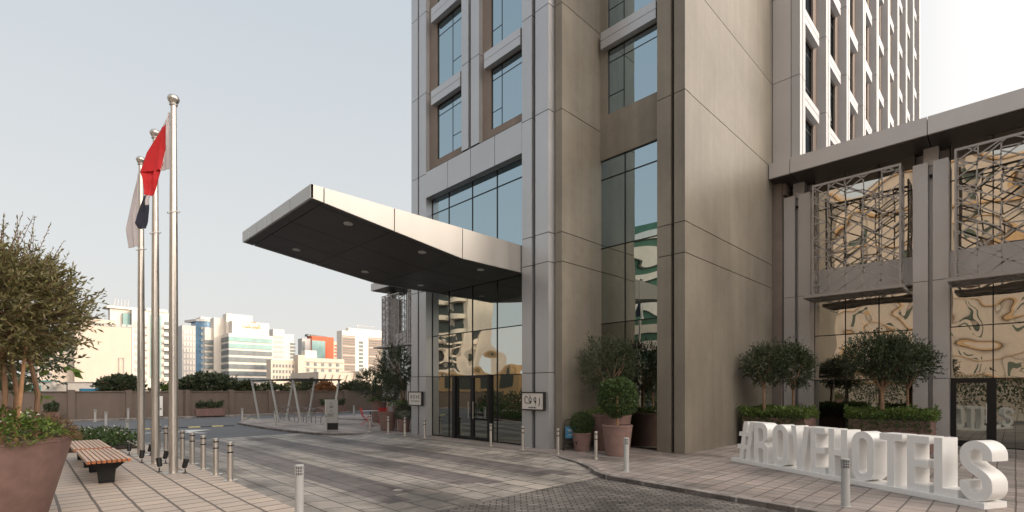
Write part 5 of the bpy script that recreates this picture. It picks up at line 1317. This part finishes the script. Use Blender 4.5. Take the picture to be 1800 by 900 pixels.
Ts = wallsign('white sign with black frame and Latin capitals on the left entrance pillar', 16.38, [])
def text(body, size, parent, loc, rot, m, ext=.002, sp=1.0):
    cu = bpy.data.curves.new('lettering', 'FONT'); cu.body = body; cu.size = size; cu.extrude = ext; cu.align_x = 'CENTER'; cu.space_character = sp
    tmp = bpy.data.objects.new('lettering', cu); COL.objects.link(tmp); dg = bpy.context.evaluated_depsgraph_get()
    me = bpy.data.meshes.new_from_object(tmp.evaluated_get(dg)); bpy.data.objects.remove(tmp); me.materials.clear(); me.materials.append(m)
    o = bpy.data.objects.new('lettering', me); COL.objects.link(o); o.parent = parent; o.location = loc; o.rotation_euler = rot
text('ROVE', .19, Ts, (.0, -.078, .0), (R(90), 0, 0), M['black'], sp=1.5); text('CITY CENTRE', .07, Ts, (.0, -.078, -.12), (R(90), 0, 0), M['black'], sp=1.35)
# pots by the brown corner ---------------------------------------------------------------------------
T = thing('pot_ficus', 'round clipped ficus on a bare stem in a tall brown pot at the kerb', 'potted tree', (11.39, 7.5, 0))
pot(T, .30, .405, .82); MB().tube([(0, 0, .75), (.01, .01, 1.15), (0, 0, 1.6)], [.034, .03, .028], 9).build('trunk', M['barklit'], T, smooth=True)
ball_crown(T, (0, 0, 1.55), .47, 5600, M['leaf'], .06, .038)
T = thing('pot_olive', 'bushy olive tree in the wide brown pot behind the clipped ficus', 'potted tree', (12.3, 8.35, 0), group='potted olive trees')
pot(T, .46, .62, 1.03); olive_tree(T, .95, 1.7, (.08, .0, 2.5), (.74, .74, .68), 520, M['leafdark'], M['bark'], L=.06, W=.016)
box_plants(T, -.5, .5, -.5, .5, .98, 1.25, 900, M['leafbright'], .07, .03, 'plants', .08)
T = thing('pot_ball_shrub', 'small clipped ball shrub in a brown pot beside the luggage trolley', 'potted shrub', (11.47, 8.75, 0))
pot(T, .2, .275, .53); ball_crown(T, (0, 0, .78), .31, 6500, M['leaf'], .03, .02)
T = thing('luggage_trolley', 'folding luggage trolley with a blue panel against the brown wall', 'trolley', (11.3, 9.02, 0), R(-52))
fr = MB()
for sx in (-.17, .17): fr.tube([(sx, 0, .12), (sx, 0, .78), (sx * .9, .02, .86), (sx * .5, .03, .9)], .012, 8); fr.tube([(sx, 0, .3), (sx, -.30, .28)], .01, 6); fr.tube([(sx, -.28, .28), (sx, -.1, .08)], .01, 6)
fr.tube([(-.09, .03, .9), (.09, .03, .9)], .013, 8); fr.tube([(-.17, 0, .5), (.17, 0, .5)], .01, 6); fr.tube([(-.17, -.3, .28), (.17, -.3, .28)], .01, 6); fr.tube([(-.2, 0, .1), (.2, 0, .1)], .012, 6)
fr.build('frame', M['darksteel'], T, smooth=True)
pn_ = MB().box(-.15, .15, -.03, -.015, .36, .7).build('panel', M['blue'], T, bevel=.004)
lw = MB()
for z, w_ in ((.60, .09), (.565, .07), (.45, .06)): lw.box(-w_, w_, -.0335, -.03, z, z + .014)
lw.build('panel_lines', M['signwhite'], pn_)
for sx in (-.2, .2):
    wh = MB().lathe([(.1, -.014), (.11, -.01), (.11, .01), (.1, .014)], n=22).build('wheel', M['black'], T, smooth=True); wh.rotation_euler = (0, R(90), 0); wh.location = (sx, 0, .112)
    hb = MB().lathe([(.06, -.016), (.065, .0), (.06, .016)], n=16).build('hub', M['greypaint'], wh, smooth=True)
# a second folded trolley half hidden behind the ball shrub
T = thing('luggage_trolley', 'second dark trolley half hidden behind the small ball shrub', 'trolley', (12.05, 8.98, 0), R(-52))
fr = MB()
for sx in (-.15, .15): fr.tube([(sx, 0, .1), (sx, 0, .9)], .012, 8)
fr.tube([(-.15, 0, .9), (.15, 0, .9)], .012, 8).tube([(-.15, 0, .2), (.15, 0, .2)], .012, 8)
fr.build('frame', M['darksteel'], T, smooth=True)
for sx in (-.18, .18):
    wh = MB().lathe([(.08, -.014), (.09, -.01), (.09, .01), (.08, .014)], n=22).build('wheel', M['black'], T, smooth=True); wh.rotation_euler = (0, R(90), 0); wh.location = (sx, 0, .092)
# pots beyond the entrance ---------------------------------------------------------------------------
T = thing('pot_ficus', 'round clipped ficus in a tall brown pot right of the cafe table', 'potted tree', (11.39, 19.2, 0))
pot(T, .27, .39, .80); MB().tube([(0, 0, .74), (.01, 0, 1.1), (0, 0, 1.5)], [.026, .024, .02], 8).build('trunk', M['barklit'], T, smooth=True)
ball_crown(T, (-.05, .0, 1.85), .56, 3200, M['leafdark'], .07, .045)
T = thing('pot_olive', 'olive tree in a brown pot behind the red chairs', 'potted tree', (13.87, 24.3, 0), group='potted olive trees')
pot(T, .32, .44, 1.1); olive_tree(T, 1.0, 1.5, (-.2, .2, 2.15), (.95, .95, .65), 320, M['leafdark'], M['bark'], L=.08, W=.025)
box_plants(T, -.4, .4, -.4, .4, 1.05, 1.4, 500, M['leafbright'], .09, .04, 'plants', .1)
T = thing('pot_olive', 'tall dark olive tree in a brown pot directly left of the left entrance pillar', 'potted tree', (12.55, 19.95, 0), group='potted olive trees')
pot(T, .32, .42, 1.0); olive_tree(T, .9, 1.7, (-.1, .15, 2.75), (.75, .75, .85), 420, M['leafdark'], M['bark'], L=.075, W=.022)
box_plants(T, -.4, .4, -.4, .4, .95, 1.3, 500, M['leafbright'], .08, .04, 'plants', .1)
T = thing('pot_ball_shrub', 'small clipped ball shrub in a brown pot at the foot of the left entrance pillar', 'potted shrub', (11.45, 18.0, 0))
pot(T, .2, .27, .55); ball_crown(T, (0, 0, .80), .33, 2600, M['leafdark'], .045, .03)
# cafe furniture
def chair(label, loc, rz):
    T = thing('cafe_chair', label, 'chair', loc, rz, 'red cafe chairs'); s = MB()
    for i in range(5): s.box(-.2, .2, -.2 + i * .083, -.135 + i * .083, .44, .455)
    s.build('seat', M['red'], T)
    b = MB()
    for i in range(5): z = .5 + i * .075; b.box(-.19, .19, .21 + (z - .45) * .2, .222 + (z - .45) * .2, z, z + .05)
    for sx in (-.2, .2): b.tube([(sx, .2, .45), (sx, .3, .88)], .013, 6)
    b.build('backrest', M['red'], T)
    for sx in (-.19, .19):
        MB().tube([(sx, .2, .45), (sx * 1.1, -.24, 0)], .013, 6).build('leg', M['red'], T); MB().tube([(sx, -.18, .45), (sx * 1.1, .27, 0)], .013, 6).build('leg', M['red'], T)
    return T
c0 = chair('red slatted cafe chair left of the round table', (12.4, 22.9, 0), R(75))
for l, p, rz in (('red slatted cafe chair behind the round table', (12.95, 22.2, 0), R(-20)), ('red slatted cafe chair partly hidden by the tall brown pot', (13.1, 21.4, 0), R(-60))):
    c = copy_tree(c0); c.location = p; c.rotation_euler.z = rz; c['label'] = l
T = thing('cafe_table', 'round cafe table on a black stand among the red chairs', 'table', (12.05, 21.9, 0))
MB().lathe([(.38, .73), (.4, .735), (.4, .75), (.39, .755)], n=28).build('table_top', M['greypaint'], T, smooth=True)
MB().lathe([(.22, .003), (.22, .015), (.025, .03), (.025, .73)], n=16).build('stand', M['black'], T, smooth=True)
T = thing('menu_board', 'white folding menu board between the pots', 'sign', (12.0, 18.85, 0), R(-45))
for s_ in (1, -1):
    o = MB().box(-.25, .25, -.01, .01, 0, .85).build('board', M['signwhite'], T, bevel=.003); o.rotation_euler = (R(12) * s_, 0, 0); o.location = (0, -.18 * s_ * -1 * -1, 0)
# trough planters by the side wing --------------------------------------------------------------------
def trough(label, loc, hx, hy, n, group='long planters along the side wing'):
    T = thing('trough_planter', label, 'planter', loc, group=group)
    m = MB().box(-hx, hx, -hy, hy, 0, .9); m.build('box', M['terracotta'], T, bevel=.02)
    MB().box(-hx + .06, hx - .06, -hy + .06, hy - .06, .9, .92).build('soil', M['soil'], T)
    box_plants(T, -hx + .02, hx - .02, -hy + .02, hy - .02, .85, 1.26, n, M['leafbright'] , .065, .035, 'plants', .12)
    P1 = n // 3; P_ = np.stack([rng.choice([-1, 1], P1) * (hx + .03), rng.uniform(-hy, hy, P1), rng.uniform(.6, 1.1, P1)], 1)
    leaves(P_, rng.normal(0, .6, (P1, 3)), .06, .03, 'trailing_plants', M['leaf'], T); return T
trough('brown trough planter of low hedge in the corner by the long brown wall', (17.0, 5.25, 0), .6, .9, 6500)
trough('brown trough planter of low hedge in front of the second wing pillar', (18.1, 2.55, 0), .6, .95, 7000)
def wing_tree(label, loc, th, cz, rad, n, tr=.045, lean=(0, 0), ml='leafdark'):
    T = thing('planter_tree', label, 'tree', loc, group='trees in the trough planters')
    olive_tree(T, 0, th, (lean[0], lean[1], cz), rad, n, M[ml], M['bark'], tr, L=.06, W=.022, lean=lean, hollow=.25)
wing_tree('small rounded tree at the left end of the corner planter', (16.75, 5.6, .9), .85, 1.62, (.5, .5, .5), 380)
wing_tree('small rounded tree at the right end of the corner planter', (17.25, 4.9, .9), .8, 1.62, (.54, .55, .56), 430)
wing_tree('broad tree with pale trunk in the planter before the second wing pillar', (17.95, 2.75, .9), .8, 1.75, (.78, .78, .56), 720, .06)
wing_tree('thin trunked tree at the right of the second trough planter', (18.3, 2.2, .9), .85, 1.7, (.7, .7, .5), 380, .035)
